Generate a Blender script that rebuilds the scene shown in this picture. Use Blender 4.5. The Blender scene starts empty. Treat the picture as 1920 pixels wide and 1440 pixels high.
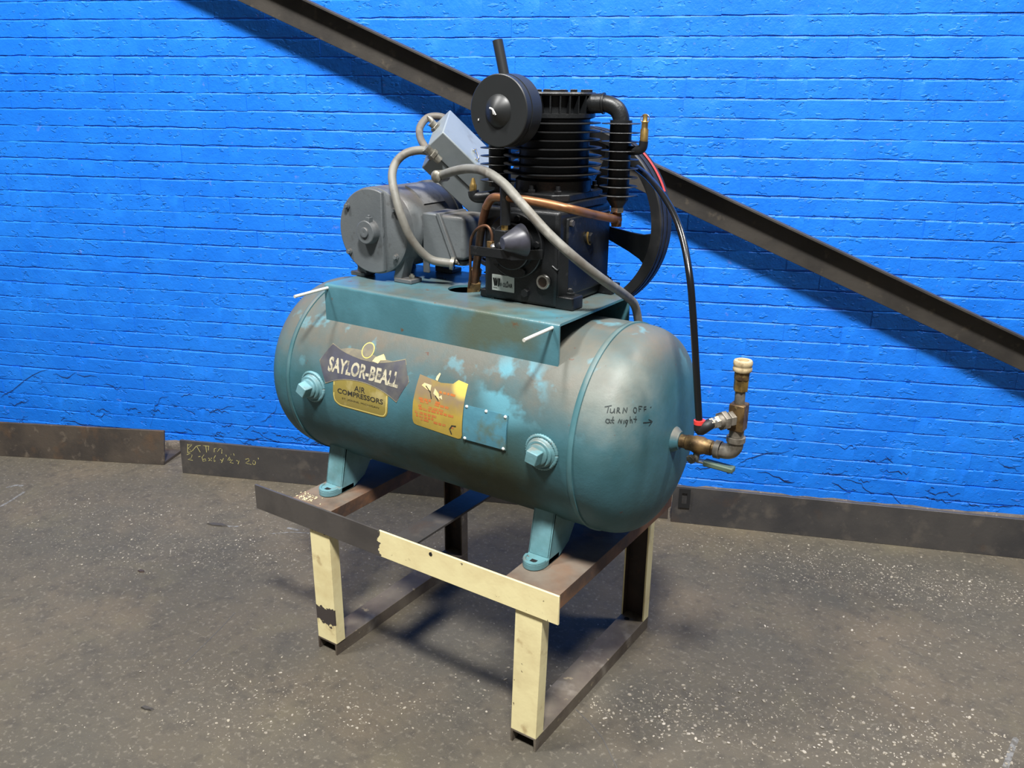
import bpy, bmesh, math, random
from mathutils import Vector, Matrix
from math import sin, cos, pi, radians, sqrt

random.seed(7)
scene = bpy.context.scene
COL = scene.collection

# ------------------------------------------------------------------ camera
CAM_POS = Vector((0.899, -1.4853, 1.5801))
CAM_R = Vector((0.83166333, 0.55521326, 0.00862177))
CAM_U = Vector((-0.18675266, 0.26505013, 0.94597668))
CAM_F = Vector((-0.5229336, 0.78834425, -0.32412003))
FPX = 1597.2
cam_data = bpy.data.cameras.new('camera')
cam = bpy.data.objects.new('camera', cam_data)
COL.objects.link(cam)
cam_data.sensor_fit = 'HORIZONTAL'
cam_data.sensor_width = 36.0
cam_data.lens = FPX / 1920.0 * 36.0
cam_data.clip_start = 0.05
cam.matrix_world = Matrix((
    (CAM_R.x, CAM_U.x, -CAM_F.x, CAM_POS.x),
    (CAM_R.y, CAM_U.y, -CAM_F.y, CAM_POS.y),
    (CAM_R.z, CAM_U.z, -CAM_F.z, CAM_POS.z),
    (0, 0, 0, 1)))
scene.camera = cam

# ------------------------------------------------------------------ world
world = bpy.data.worlds.new('world')
scene.world = world
world.use_nodes = True
world.node_tree.nodes['Background'].inputs[0].default_value = (1.0, 0.99, 0.97, 1)
world.node_tree.nodes['Background'].inputs[1].default_value = 0.10

# ------------------------------------------------------------------ lights: ceiling fixtures of the hall
def area(name, loc, target, sx, sy, power, color=(1, 0.97, 0.92)):
    l = bpy.data.lights.new(name, 'AREA')
    l.shape = 'RECTANGLE'; l.size = sx; l.size_y = sy
    l.energy = power; l.color = color
    o = bpy.data.objects.new(name, l)
    COL.objects.link(o)
    o.location = loc
    d = Vector(target) - Vector(loc)
    o.rotation_euler = d.to_track_quat('-Z', 'Y').to_euler()
    return o
area('ceiling_light', (1.5, -2.35, 6.2), (-0.3, 0.5, 0.6), 0.7, 0.7, 730, (1, 0.985, 0.96))
area('ceiling_light', (-2.3, -2.2, 6.2), (-0.5, 0.5, 0.6), 0.7, 0.7, 330, (1, 0.985, 0.96))
area('ceiling_light', (2.3, 1.85, 6.2), (0.0, 0.3, 0.6), 0.6, 0.6, 230, (1, 0.985, 0.96))

scene.view_settings.view_transform = 'Standard'
scene.view_settings.look = 'None'
scene.view_settings.exposure = 0.0
scene.view_settings.gamma = 1.0
scene.view_settings.use_curve_mapping = False

# ------------------------------------------------------------------ materials
def S(r, g, b):
    f = lambda c: (c / 255 / 12.92) if c / 255 <= 0.04045 else ((c / 255 + 0.055) / 1.055) ** 2.4
    return (f(r), f(g), f(b), 1.0)

def material(name, base, rough=0.5, metal=0.0, layers=(), bump=None, rough_var=0.0, spec=0.5, coat=0.0, chips=()):
    """procedural: base colour, then noise-masked layers, then noise bump.
    layer = dict(c=colour, s=scale, lo, hi, d=detail, up=bool, box=(axis,lo,hi), blob=(centre,r0,r1), k=strength, st=(sx,sy,sz))"""
    m = bpy.data.materials.new(name)
    m.use_nodes = True
    nt = m.node_tree; N = nt.nodes; L = nt.links
    b = N['Principled BSDF']
    b.inputs['Roughness'].default_value = rough
    b.inputs['Metallic'].default_value = metal
    if 'Specular IOR Level' in b.inputs: b.inputs['Specular IOR Level'].default_value = spec
    if coat and 'Coat Weight' in b.inputs: b.inputs['Coat Weight'].default_value = coat
    geo = N.new('ShaderNodeNewGeometry')
    pos = geo.outputs['Position']
    def math_(op, a, c=None, clamp=False):
        n = N.new('ShaderNodeMath'); n.operation = op; n.use_clamp = clamp
        for i, v in enumerate((a, c)):
            if v is None: continue
            if isinstance(v, (int, float)): n.inputs[i].default_value = v
            else: L.new(v, n.inputs[i])
        return n.outputs[0]
    def maprange(v, lo, hi):
        n = N.new('ShaderNodeMapRange'); n.clamp = True
        if lo > hi: n.interpolation_type = 'SMOOTHSTEP'; n.interpolation_type = 'SMOOTHSTEP'
        n.inputs['From Min'].default_value = lo; n.inputs['From Max'].default_value = hi
        L.new(v, n.inputs['Value']); return n.outputs[0]
    def noise(scale, detail, seed, st=None, rgh=0.55):
        mp = N.new('ShaderNodeMapping')
        mp.inputs['Location'].default_value = (seed * 3.7, seed * 1.3 + 5, seed * 2.1)
        if st: mp.inputs['Scale'].default_value = st
        L.new(pos, mp.inputs['Vector'])
        n = N.new('ShaderNodeTexNoise'); n.inputs['Scale'].default_value = scale
        n.inputs['Detail'].default_value = min(detail, 4); n.inputs['Roughness'].default_value = rgh
        L.new(mp.outputs[0], n.inputs['Vector']); return n.outputs[0]
    colour = None
    for i, ly in enumerate(layers):
        fac = maprange(noise(ly.get('s', 10), ly.get('d', 4), i + ly.get('seed', 0), ly.get('st')), ly.get('lo', 0.45), ly.get('hi', 0.6))
        if ly.get('up'):
            sp = N.new('ShaderNodeSeparateXYZ'); L.new(geo.outputs['Normal'], sp.inputs[0])
            fac = math_('MULTIPLY', fac, maprange(sp.outputs[2], ly.get('u0', 0.1), ly.get('u1', 0.8)))
        for bx in ly.get('box', ()):
            sp = N.new('ShaderNodeSeparateXYZ'); L.new(pos, sp.inputs[0])
            v = sp.outputs['xyz'.index(bx[0])]
            wob = math_('ADD', v, math_('MULTIPLY', math_('SUBTRACT', noise(bx[4] if len(bx) > 4 else 60, 3, 9), 0.5), bx[3]))
            fac = math_('MULTIPLY', fac, maprange(wob, bx[1], bx[2]))
        for bl in ly.get('blob', ()):
            vm = N.new('ShaderNodeVectorMath'); vm.operation = 'DISTANCE'
            L.new(pos, vm.inputs[0]); vm.inputs[1].default_value = bl[0]
            fac = math_('MULTIPLY', fac, maprange(vm.outputs['Value'], bl[2], bl[1]))
        fac = math_('MULTIPLY', fac, ly.get('k', 1.0))
        mx = N.new('ShaderNodeMix'); mx.data_type = 'RGBA'
        L.new(fac, mx.inputs[0])
        if colour is None: mx.inputs[6].default_value = base
        else: L.new(colour, mx.inputs[6])
        mx.inputs[7].default_value = ly['c']
        colour = mx.outputs[2]
    if colour is None: b.inputs['Base Color'].default_value = base
    else: L.new(colour, b.inputs['Base Color'])
    if rough_var:
        r = math_('ADD', math_('MULTIPLY', math_('SUBTRACT', noise(18, 4, 21), 0.5), rough_var * 2), rough, True)
        L.new(r, b.inputs['Roughness'])
    if bump:
        h = None
        for k, (sc, st_) in enumerate(bump[1]):
            v = math_('MULTIPLY', noise(sc, 2, 30 + k, None, 0.6), st_)
            h = v if h is None else math_('ADD', h, v)
        for k, (sc, lo, hi, st_) in enumerate(chips):
            h = math_('ADD', h, math_('MULTIPLY', maprange(noise(sc, 2, 50 + k, (0.7, 0.7, 1.3)), lo, hi), st_))
        bn = N.new('ShaderNodeBump'); bn.inputs['Strength'].default_value = 1.0
        bn.inputs['Distance'].default_value = bump[0]
        L.new(h, bn.inputs['Height']); L.new(bn.outputs[0], b.inputs['Normal'])
    return m

M = {}
M['wall'] = material('blue_wall_paint', S(22, 113, 222), 0.5, spec=0.3, layers=[
    dict(c=S(30, 122, 228), s=3.5, lo=0.4, hi=0.65, d=5),
    dict(c=S(20, 105, 212), s=14, lo=0.5, hi=0.72, d=6, k=0.6),
    dict(c=S(104, 128, 214), s=30, lo=0.68, hi=0.75, d=6, k=0.5)],
    bump=(0.005, [(9, 0.30), (24, 0.35), (60, 0.22), (170, 0.12)]), chips=[(26, 0.64, 0.69, 0.30), (34, 0.36, 0.31, -0.35), (70, 0.67, 0.71, 0.22)])
M['mortar'] = material('blue_painted_mortar', S(22, 106, 222), 0.5, layers=[
    dict(c=S(26, 114, 232), s=30, lo=0.4, hi=0.6)], bump=(0.006, [(60, 0.5), (200, 0.3)]))
M['crack'] = material('dark_crack', S(12, 40, 92), 0.9)
M['crack_floor'] = material('hairline_crack', S(78, 75, 71), 0.8)
M['floor'] = material('stained_concrete', S(86, 79, 67), 0.74, spec=0.3, layers=[
    dict(c=S(78, 74, 65), s=1.3, lo=0.40, hi=0.64, d=5),
    dict(c=S(97, 87, 72), s=2.1, lo=0.48, hi=0.72, d=5, seed=3),
    dict(c=S(67, 65, 59), s=2.6, lo=0.55, hi=0.78, d=6, seed=5, k=0.8),
    dict(c=S(97, 91, 72), s=3.6, lo=0.58, hi=0.74, d=4, seed=8, k=0.5),
    dict(c=S(64, 60, 54), s=24, lo=0.50, hi=0.72, d=9, seed=2, k=0.6),
    dict(c=S(126, 119, 106), s=70, lo=0.56, hi=0.70, d=7, seed=4, k=0.5),
    dict(c=S(142, 138, 130), s=210, lo=0.67, hi=0.72, d=2, seed=6, k=0.3),
    dict(c=S(60, 58, 58), s=120, lo=0.69, hi=0.75, d=2, seed=11, k=0.5)],
    bump=(0.003, [(16, 0.4), (90, 0.35), (320, 0.25)]), rough_var=0.16)
M['curb'] = material('dirty_concrete_curb', S(96, 88, 80), 0.85, layers=[
    dict(c=S(68, 62, 56), s=18, lo=0.45, hi=0.65, d=6), dict(c=S(128, 118, 108), s=50, lo=0.58, hi=0.68, d=5, k=0.7)],
    bump=(0.006, [(40, 0.6), (150, 0.3)]))
TEAL = S(54, 92, 99)
M['tank'] = material('worn_teal_paint', TEAL, 0.52, spec=0.35, layers=[
    dict(c=S(66, 110, 122), s=4, lo=0.42, hi=0.68, d=5),
    dict(c=S(48, 82, 84), s=7, lo=0.50, hi=0.74, d=6, seed=4, k=0.7),
    # olive oil film on the belly and between the fittings
    dict(c=S(52, 58, 34), s=5, lo=0.24, hi=0.52, d=6, seed=2, k=0.9, blob=[((-0.24, 0.08, 0.66), 0.09, 0.30)]),
    dict(c=S(58, 70, 50), s=7, lo=0.42, hi=0.66, d=6, seed=12, k=0.7, blob=[((-0.60, 0.12, 0.62), 0.05, 0.27)]),
    # dust settled on the upper side
    dict(c=S(96, 94, 85), s=5, lo=0.16, hi=0.52, d=6, seed=6, k=0.90, up=True, u0=0.16, u1=0.60),
    dict(c=S(108, 99, 86), s=13, lo=0.48, hi=0.68, d=6, seed=15, k=0.6, up=True, u0=0.22, u1=0.6),
    dict(c=S(82, 98, 97), s=10, lo=0.52, hi=0.70, d=7, seed=31, k=0.7, up=True, u0=0.15, u1=0.5),
    # wiped dust on the near head
    dict(c=S(126, 134, 128), s=8, lo=0.34, hi=0.64, d=6, seed=18, k=0.75, blob=[((0.13, 0.10, 0.95), 0.04, 0.19)]),
    # bare fresh paint where the dust is rubbed off
    dict(c=S(88, 142, 156), s=9, lo=0.46, hi=0.53, d=5, seed=22, k=0.95, blob=[((-0.135, 0.080, 0.925), 0.05, 0.115)]),
    dict(c=S(94, 142, 154), s=11, lo=0.60, hi=0.66, d=5, seed=25, k=0.6, up=True, u0=0.15, u1=0.4),
    dict(c=S(96, 62, 50), s=46, lo=0.72, hi=0.76, d=3, seed=9, k=0.8)],
    bump=(0.0012, [(9, 0.5), (70, 0.35), (260, 0.15)]), rough_var=0.12)
M['foot'] = material('pale_teal_fitting', S(92, 134, 140), 0.42, layers=[
    dict(c=S(112, 156, 166), s=9, lo=0.42, hi=0.66, d=5), dict(c=S(80, 112, 112), s=14, lo=0.5, hi=0.7, d=6, seed=4, k=0.7),
    dict(c=S(110, 104, 92), s=16, lo=0.5, hi=0.66, d=6, seed=7, up=True, k=0.8), dict(c=S(104, 64, 50), s=40, lo=0.70, hi=0.75, seed=9, k=0.8)],
    bump=(0.001, [(80, 0.5)]))
M['seam'] = material('rubbed_seam_paint', S(62, 102, 108), 0.5, layers=[
    dict(c=S(80, 122, 130), s=9, lo=0.42, hi=0.66, d=5), dict(c=S(116, 114, 104), s=8, lo=0.40, hi=0.62, d=5, seed=4, up=True, k=0.8)])
M['plate'] = material('worn_teal_plate', S(66, 108, 118), 0.30, layers=[
    dict(c=S(76, 122, 134), s=7, lo=0.42, hi=0.65, d=5),
    dict(c=S(84, 86, 62), s=6, lo=0.40, hi=0.58, d=6, seed=3, k=0.8, blob=[((-0.22, 0.12, 1.03), 0.06, 0.20)]),
    dict(c=S(96, 94, 84), s=7, lo=0.36, hi=0.62, d=6, seed=6, k=0.8, up=True, u0=0.4, u1=0.9),
    dict(c=S(98, 74, 52), s=30, lo=0.66, hi=0.74, d=4, seed=9, k=0.9)],
    bump=(0.001, [(30, 0.4), (150, 0.3)]), rough_var=0.12)
M['motor'] = material('grey_motor_enamel', S(94, 99, 101), 0.42, layers=[
    dict(c=S(86, 91, 94), s=8, lo=0.4, hi=0.65),
    dict(c=S(88, 82, 76), s=9, lo=0.30, hi=0.56, d=6, up=True, u0=0.05, u1=0.8, seed=3, k=0.85),
    dict(c=S(70, 70, 70), s=40, lo=0.6, hi=0.72, d=5, seed=7, k=0.5)],
    bump=(0.0008, [(120, 0.5)]), rough_var=0.1)
M['box'] = material('grey_enclosure_paint', S(126, 134, 138), 0.36, layers=[
    dict(c=S(114, 122, 124), s=9, lo=0.42, hi=0.66), dict(c=S(104, 104, 98), s=20, lo=0.6, hi=0.72, seed=4, k=0.5)])
M['black'] = material('black_pump_paint', S(23, 25, 27), 0.42, layers=[
    dict(c=S(20, 22, 24), s=12, lo=0.42, hi=0.64), dict(c=S(46, 42, 39), s=11, lo=0.45, hi=0.68, up=True, u0=0.3, u1=0.95, seed=3, k=0.6),
    dict(c=S(52, 52, 54), s=50, lo=0.62, hi=0.72, seed=5, k=0.5)], bump=(0.0012, [(90, 0.5), (300, 0.2)]))
M['filter'] = material('satin_black_filter', S(34, 36, 37), 0.42, layers=[dict(c=S(36, 38, 39), s=14, lo=0.4, hi=0.65)])
M['rubber'] = material('black_rubber', S(24, 25, 27), 0.55, layers=[dict(c=S(48, 47, 46), s=20, lo=0.5, hi=0.72, k=0.7)])
M['tube'] = material('black_nylon_tube', S(20, 21, 23), 0.22)
M['conduit'] = material('grey_flex_conduit', S(114, 113, 106), 0.55, layers=[
    dict(c=S(92, 87, 79), s=16, lo=0.45, hi=0.68), dict(c=S(140, 138, 130), s=26, lo=0.55, hi=0.7, seed=3, k=0.7)])
M['conduit_dark'] = material('dark_flex_conduit', S(104, 98, 88), 0.55, layers=[dict(c=S(78, 74, 68), s=16, lo=0.45, hi=0.68)])
M['copper'] = material('aged_copper', S(170, 120, 84), 0.40, 0.75, layers=[
    dict(c=S(104, 70, 48), s=14, lo=0.45, hi=0.68), dict(c=S(88, 92, 74), s=32, lo=0.62, hi=0.72, seed=3, k=0.6)])
M['copper_dark'] = material('tarnished_copper', S(120, 82, 58), 0.5, 0.6, layers=[dict(c=S(64, 52, 42), s=14, lo=0.42, hi=0.62)])
M['brass'] = material('aged_brass', S(164, 136, 78), 0.38, 0.75, layers=[dict(c=S(104, 86, 52), s=40, lo=0.45, hi=0.66)])
M['brass_dark'] = material('dull_brass', S(122, 98, 62), 0.5, 0.55, layers=[dict(c=S(80, 62, 42), s=40, lo=0.42, hi=0.62), dict(c=S(150, 130, 86), s=70, lo=0.6, hi=0.7, seed=3)])
M['zinc'] = material('galvanised_fitting', S(150, 148, 138), 0.42, 0.6, layers=[dict(c=S(112, 108, 98), s=40, lo=0.42, hi=0.62)])
M['iron'] = material('grey_pipe_iron', S(128, 122, 112), 0.55, 0.35, layers=[dict(c=S(96, 90, 80), s=40, lo=0.42, hi=0.62)])
M['chrome'] = material('bright_steel', S(205, 204, 198), 0.25, 0.9)
M['rod'] = material('pale_bare_rod', S(214, 212, 202), 0.4, 0.2)
M['cap'] = material('tan_plastic_cap', S(186, 168, 132), 0.5, layers=[dict(c=S(140, 122, 90), s=60, lo=0.5, hi=0.66)])
M['green'] = material('green_vinyl_grip', S(78, 96, 82), 0.5)
M['red'] = material('red_collar', S(214, 60, 56), 0.45)
M['red_belt'] = material('red_belt_print', S(196, 66, 58), 0.6)
M['violet'] = material('grey_cone_cover', S(54, 55, 62), 0.4, layers=[dict(c=S(66, 66, 76), s=30, lo=0.45, hi=0.65)])  # grey tone for the cone, paler than the pump black
M['steel'] = material('dark_mill_steel', S(74, 71, 69), 0.5, 0.25, layers=[
    dict(c=S(58, 57, 58), s=5, lo=0.4, hi=0.65, d=6), dict(c=S(92, 86, 80), s=14, lo=0.55, hi=0.7, d=6, seed=3, k=0.7),
    dict(c=S(82, 64, 52), s=7, lo=0.58, hi=0.72, d=6, seed=6, k=0.5), dict(c=S(150, 148, 146), s=120, lo=0.72, hi=0.76, d=3, seed=5, k=0.5)],
    bump=(0.001, [(60, 0.5)]))
M['steel_rusty'] = material('rusty_mill_steel', S(72, 64, 56), 0.6, 0.2, layers=[
    dict(c=S(54, 49, 45), s=6, lo=0.4, hi=0.62, d=6), dict(c=S(94, 72, 52), s=8, lo=0.5, hi=0.7, d=7, seed=3, k=0.8),
    dict(c=S(108, 98, 86), s=22, lo=0.6, hi=0.72, d=6, seed=8, k=0.6)], bump=(0.0014, [(60, 0.5), (220, 0.3)]))
M['beam'] = material('dull_black_beam_paint', S(62, 58, 53), 0.55, 0.1, layers=[
    dict(c=S(48, 45, 42), s=6, lo=0.42, hi=0.62, d=6), dict(c=S(92, 84, 72), s=24, lo=0.6, hi=0.72, d=6, seed=3, k=0.6)],
    bump=(0.001, [(70, 0.5)]))
CREAM = S(236, 224, 172)
M['cream'] = material('chipped_cream_paint', CREAM, 0.42, layers=[
    dict(c=S(214, 198, 150), s=9, lo=0.45, hi=0.7, d=5),
    dict(c=S(176, 152, 108), s=22, lo=0.62, hi=0.74, d=6, seed=3, k=0.7),
    dict(c=S(74, 58, 46), s=48, lo=0.71, hi=0.74, d=4, seed=6, k=0.9)], bump=(0.0008, [(60, 0.4)]))
M['cream_leg_left'] = material('chipped_cream_paint_leg', CREAM, 0.42, layers=[
    dict(c=S(214, 196, 144), s=9, lo=0.45, hi=0.7, d=5),
    dict(c=S(176, 152, 108), s=22, lo=0.62, hi=0.74, d=6, seed=3, k=0.7),
    dict(c=S(66, 60, 58), s=40, lo=0.0, hi=0.1, seed=4, box=[('z', 0.094, 0.097, 0.06, 55), ('z', 0.150, 0.147, 0.06, 55), ('y', 0.004, 0.003, 0.0)]),
    dict(c=S(66, 60, 58), s=40, lo=0.0, hi=0.1, seed=4, box=[('z', 0.399, 0.402, 0.04, 90)]),
    dict(c=S(74, 58, 46), s=48, lo=0.71, hi=0.74, d=4, seed=6, k=0.9)], bump=(0.0008, [(60, 0.4)]))
M['rail_front'] = material('half_painted_rail', CREAM, 0.42, layers=[
    dict(c=S(222, 206, 156), s=9, lo=0.45, hi=0.7, d=5),
    dict(c=S(150, 130, 96), s=36, lo=0.68, hi=0.74, d=6, seed=3, k=0.7),
    dict(c=S(78, 74, 71), s=6, lo=0.0, hi=0.1, d=5, seed=4, box=[('x', -0.500, -0.502, 0.05, 55)]),
    dict(c=S(62, 59, 58), s=8, lo=0.45, hi=0.65, d=5, seed=7, box=[('x', -0.500, -0.502, 0.05, 55)], k=0.8),
    dict(c=S(60, 46, 38), s=52, lo=0.72, hi=0.75, d=4, seed=6, k=0.9)], bump=(0.0008, [(60, 0.4)]))
M['rust'] = material('rust_brown_steel', S(116, 84, 60), 0.7, layers=[
    dict(c=S(78, 62, 52), s=8, lo=0.42, hi=0.64, d=6), dict(c=S(140, 96, 62), s=13, lo=0.56, hi=0.72, d=6, seed=3, k=0.8),
    dict(c=S(116, 107, 95), s=6, lo=0.34, hi=0.58, d=6, seed=5, up=True, k=0.85, u0=0.5, u1=0.9)],
    bump=(0.0012, [(80, 0.5)]))
M['rust_base'] = material('dusty_rust_rail', S(96, 87, 74), 0.7, layers=[
    dict(c=S(72, 62, 53), s=7, lo=0.42, hi=0.64, d=6), dict(c=S(128, 120, 108), s=12, lo=0.55, hi=0.7, d=6, seed=3, k=0.8),
    dict(c=S(168, 152, 118), s=30, lo=0.64, hi=0.72, d=5, seed=5, k=0.6)], bump=(0.0012, [(80, 0.5)]))
M['dark_brown'] = material('dark_brown_steel', S(62, 50, 44), 0.7, layers=[dict(c=S(42, 36, 34), s=9, lo=0.42, hi=0.64, d=6), dict(c=S(98, 68, 50), s=15, lo=0.6, hi=0.72, seed=3, k=0.6)])
M['flake'] = material('pale_paint_flakes', S(148, 140, 124), 0.7, layers=[dict(c=S(124, 116, 104), s=9, lo=0.4, hi=0.6), dict(c=S(172, 164, 150), s=14, lo=0.55, hi=0.65, seed=3)])
M['crumb'] = material('cream_paint_crumbs', S(224, 208, 164), 0.7)
M['scrap'] = material('dark_scrap', S(58, 54, 50), 0.7)
M['decal_dark'] = material('faded_violet_decal', S(70, 70, 78), 0.5, layers=[
    dict(c=S(92, 91, 88), s=16, lo=0.46, hi=0.66, d=6), dict(c=S(78, 80, 96), s=9, lo=0.5, hi=0.66, seed=3, k=0.8)])
M['decal_gold'] = material('faded_gold_decal', S(136, 122, 62), 0.45, layers=[dict(c=S(134, 120, 66), s=14, lo=0.46, hi=0.66), dict(c=S(176, 164, 116), s=20, lo=0.55, hi=0.7, seed=3, k=0.6)])
M['decal_edge'] = material('decal_gold_line', S(208, 190, 108), 0.45)
M['decal_cream'] = material('faded_cream_lettering', S(178, 172, 148), 0.5, layers=[dict(c=S(112, 108, 98), s=60, lo=0.5, hi=0.64)])
M['decal_ink'] = material('decal_dark_ink', S(48, 46, 40), 0.5, layers=[dict(c=S(90, 84, 58), s=70, lo=0.55, hi=0.68)])
M['decal_tan'] = material('faded_decal_backing', S(138, 130, 106), 0.5, layers=[dict(c=S(112, 108, 96), s=18, lo=0.42, hi=0.6)])
M['decal_pale'] = material('peeled_paper', S(196, 184, 146), 0.6, layers=[dict(c=S(220, 190, 130), s=40, lo=0.5, hi=0.64)])
M['warn_yellow'] = material('worn_yellow_sticker', S(166, 142, 62), 0.5, layers=[
    dict(c=S(148, 126, 56), s=11, lo=0.45, hi=0.66, d=5), dict(c=S(128, 112, 90), s=16, lo=0.34, hi=0.52, d=6, seed=3, k=0.9, box=[('z', 0.835, 0.875, 0.03)]),
    dict(c=S(208, 188, 92), s=10, lo=0.4, hi=0.5, seed=6, k=0.9, blob=[((-0.268, 0.06, 0.91), 0.02, 0.04)])])
M['warn_orange'] = material('worn_orange_print', S(176, 104, 54), 0.5, layers=[dict(c=S(160, 128, 70), s=50, lo=0.5, hi=0.62)])
M['paint_plate'] = material('painted_over_plate', S(70, 118, 134), 0.4, layers=[dict(c=S(80, 132, 148), s=12, lo=0.45, hi=0.66), dict(c=S(84, 96, 76), s=18, lo=0.55, hi=0.68, seed=3, k=0.7)], bump=(0.001, [(60, 0.5)]))
M['paint_edge'] = material('pale_rivet', S(206, 214, 210), 0.5)
M['ink'] = material('marker_ink', S(36, 46, 46), 0.6)
M['chalk'] = material('yellow_chalk', S(170, 162, 104), 0.9, layers=[dict(c=S(84, 80, 66), s=70, lo=0.5, hi=0.64)])
M['label'] = material('white_badge', S(196, 202, 196), 0.4)
M['label_ink'] = material('badge_black_print', S(20, 22, 22), 0.45)
M['label_grey'] = material('badge_grey_print', S(120, 126, 122), 0.45)
M['nameplate'] = material('painted_nameplate', S(108, 108, 108), 0.4, layers=[dict(c=S(92, 92, 92), s=60, lo=0.5, hi=0.64)])
M['white_scuff'] = material('white_scuff', S(226, 226, 222), 0.6)
M['floor_scuff'] = material('pale_floor_scuff', S(112, 111, 108), 0.8, layers=[dict(c=S(84, 80, 73), s=60, lo=0.42, hi=0.58)])
M['hole'] = material('dark_bore', S(12, 12, 13), 0.9)
M['amber'] = material('sight_glass', S(70, 56, 48), 0.15)

# ------------------------------------------------------------------ traced polylines (metres)
HAND = [[(0.103, 0.083, 0.931), (0.115, 0.091, 0.934)], [(0.11, 0.088, 0.933), (0.111, 0.08, 0.92)], [(0.115, 0.087, 0.928), (0.116, 0.084, 0.921), (0.12, 0.085, 0.92), (0.122, 0.089, 0.922), (0.122, 0.092, 0.928)], [(0.122, 0.092, 0.928), (0.124, 0.089, 0.919)], [(0.128, 0.092, 0.919), (0.127, 0.097, 0.93), (0.13, 0.099, 0.929), (0.131, 0.098, 0.926), (0.128, 0.095, 0.924), (0.134, 0.097, 0.919)], [(0.138, 0.102, 0.918), (0.137, 0.107, 0.929), (0.144, 0.109, 0.918), (0.142, 0.114, 0.928)], [(0.153, 0.132, 0.925), (0.155, 0.134, 0.923), (0.156, 0.134, 0.92), (0.156, 0.133, 0.917), (0.156, 0.131, 0.914), (0.155, 0.128, 0.914), (0.154, 0.126, 0.916), (0.152, 0.126, 0.919), (0.152, 0.127, 0.922), (0.152, 0.129, 0.925), (0.153, 0.132, 0.925)], [(0.159, 0.14, 0.915), (0.157, 0.142, 0.926), (0.161, 0.151, 0.923)], [(0.159, 0.141, 0.92), (0.161, 0.146, 0.919)], [(0.165, 0.155, 0.912), (0.163, 0.156, 0.921), (0.165, 0.163, 0.92)], [(0.164, 0.155, 0.916), (0.166, 0.162, 0.915)], [(0.115, 0.076, 0.907), (0.117, 0.077, 0.906), (0.119, 0.077, 0.904), (0.119, 0.076, 0.901), (0.118, 0.074, 0.899), (0.116, 0.073, 0.899), (0.114, 0.072, 0.9), (0.112, 0.072, 0.902), (0.112, 0.073, 0.904), (0.113, 0.074, 0.907), (0.115, 0.076, 0.907)], [(0.118, 0.078, 0.907), (0.12, 0.076, 0.901), (0.123, 0.077, 0.899)], [(0.124, 0.084, 0.912), (0.124, 0.079, 0.901), (0.128, 0.081, 0.899)], [(0.121, 0.079, 0.905), (0.127, 0.083, 0.905)], [(0.135, 0.088, 0.899), (0.136, 0.092, 0.907), (0.14, 0.093, 0.897), (0.14, 0.096, 0.905)], [(0.143, 0.1, 0.903), (0.144, 0.098, 0.896)], [(0.147, 0.105, 0.903), (0.148, 0.106, 0.901), (0.149, 0.106, 0.899), (0.148, 0.105, 0.897), (0.148, 0.103, 0.896), (0.146, 0.102, 0.898), (0.145, 0.102, 0.9), (0.146, 0.103, 0.902), (0.147, 0.105, 0.903)], [(0.149, 0.108, 0.902), (0.149, 0.105, 0.896), (0.148, 0.1, 0.889)], [(0.15, 0.115, 0.908), (0.153, 0.112, 0.895)], [(0.152, 0.113, 0.9), (0.153, 0.117, 0.902), (0.155, 0.117, 0.894)], [(0.157, 0.129, 0.906), (0.159, 0.125, 0.894)], [(0.156, 0.122, 0.902), (0.16, 0.13, 0.899)], [(0.167, 0.148, 0.887), (0.171, 0.162, 0.884), (0.174, 0.18, 0.881)], [(0.171, 0.167, 0.89), (0.174, 0.181, 0.881), (0.173, 0.167, 0.875)], [(0.169, 0.177, 0.915), (0.17, 0.18, 0.915)]]
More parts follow.
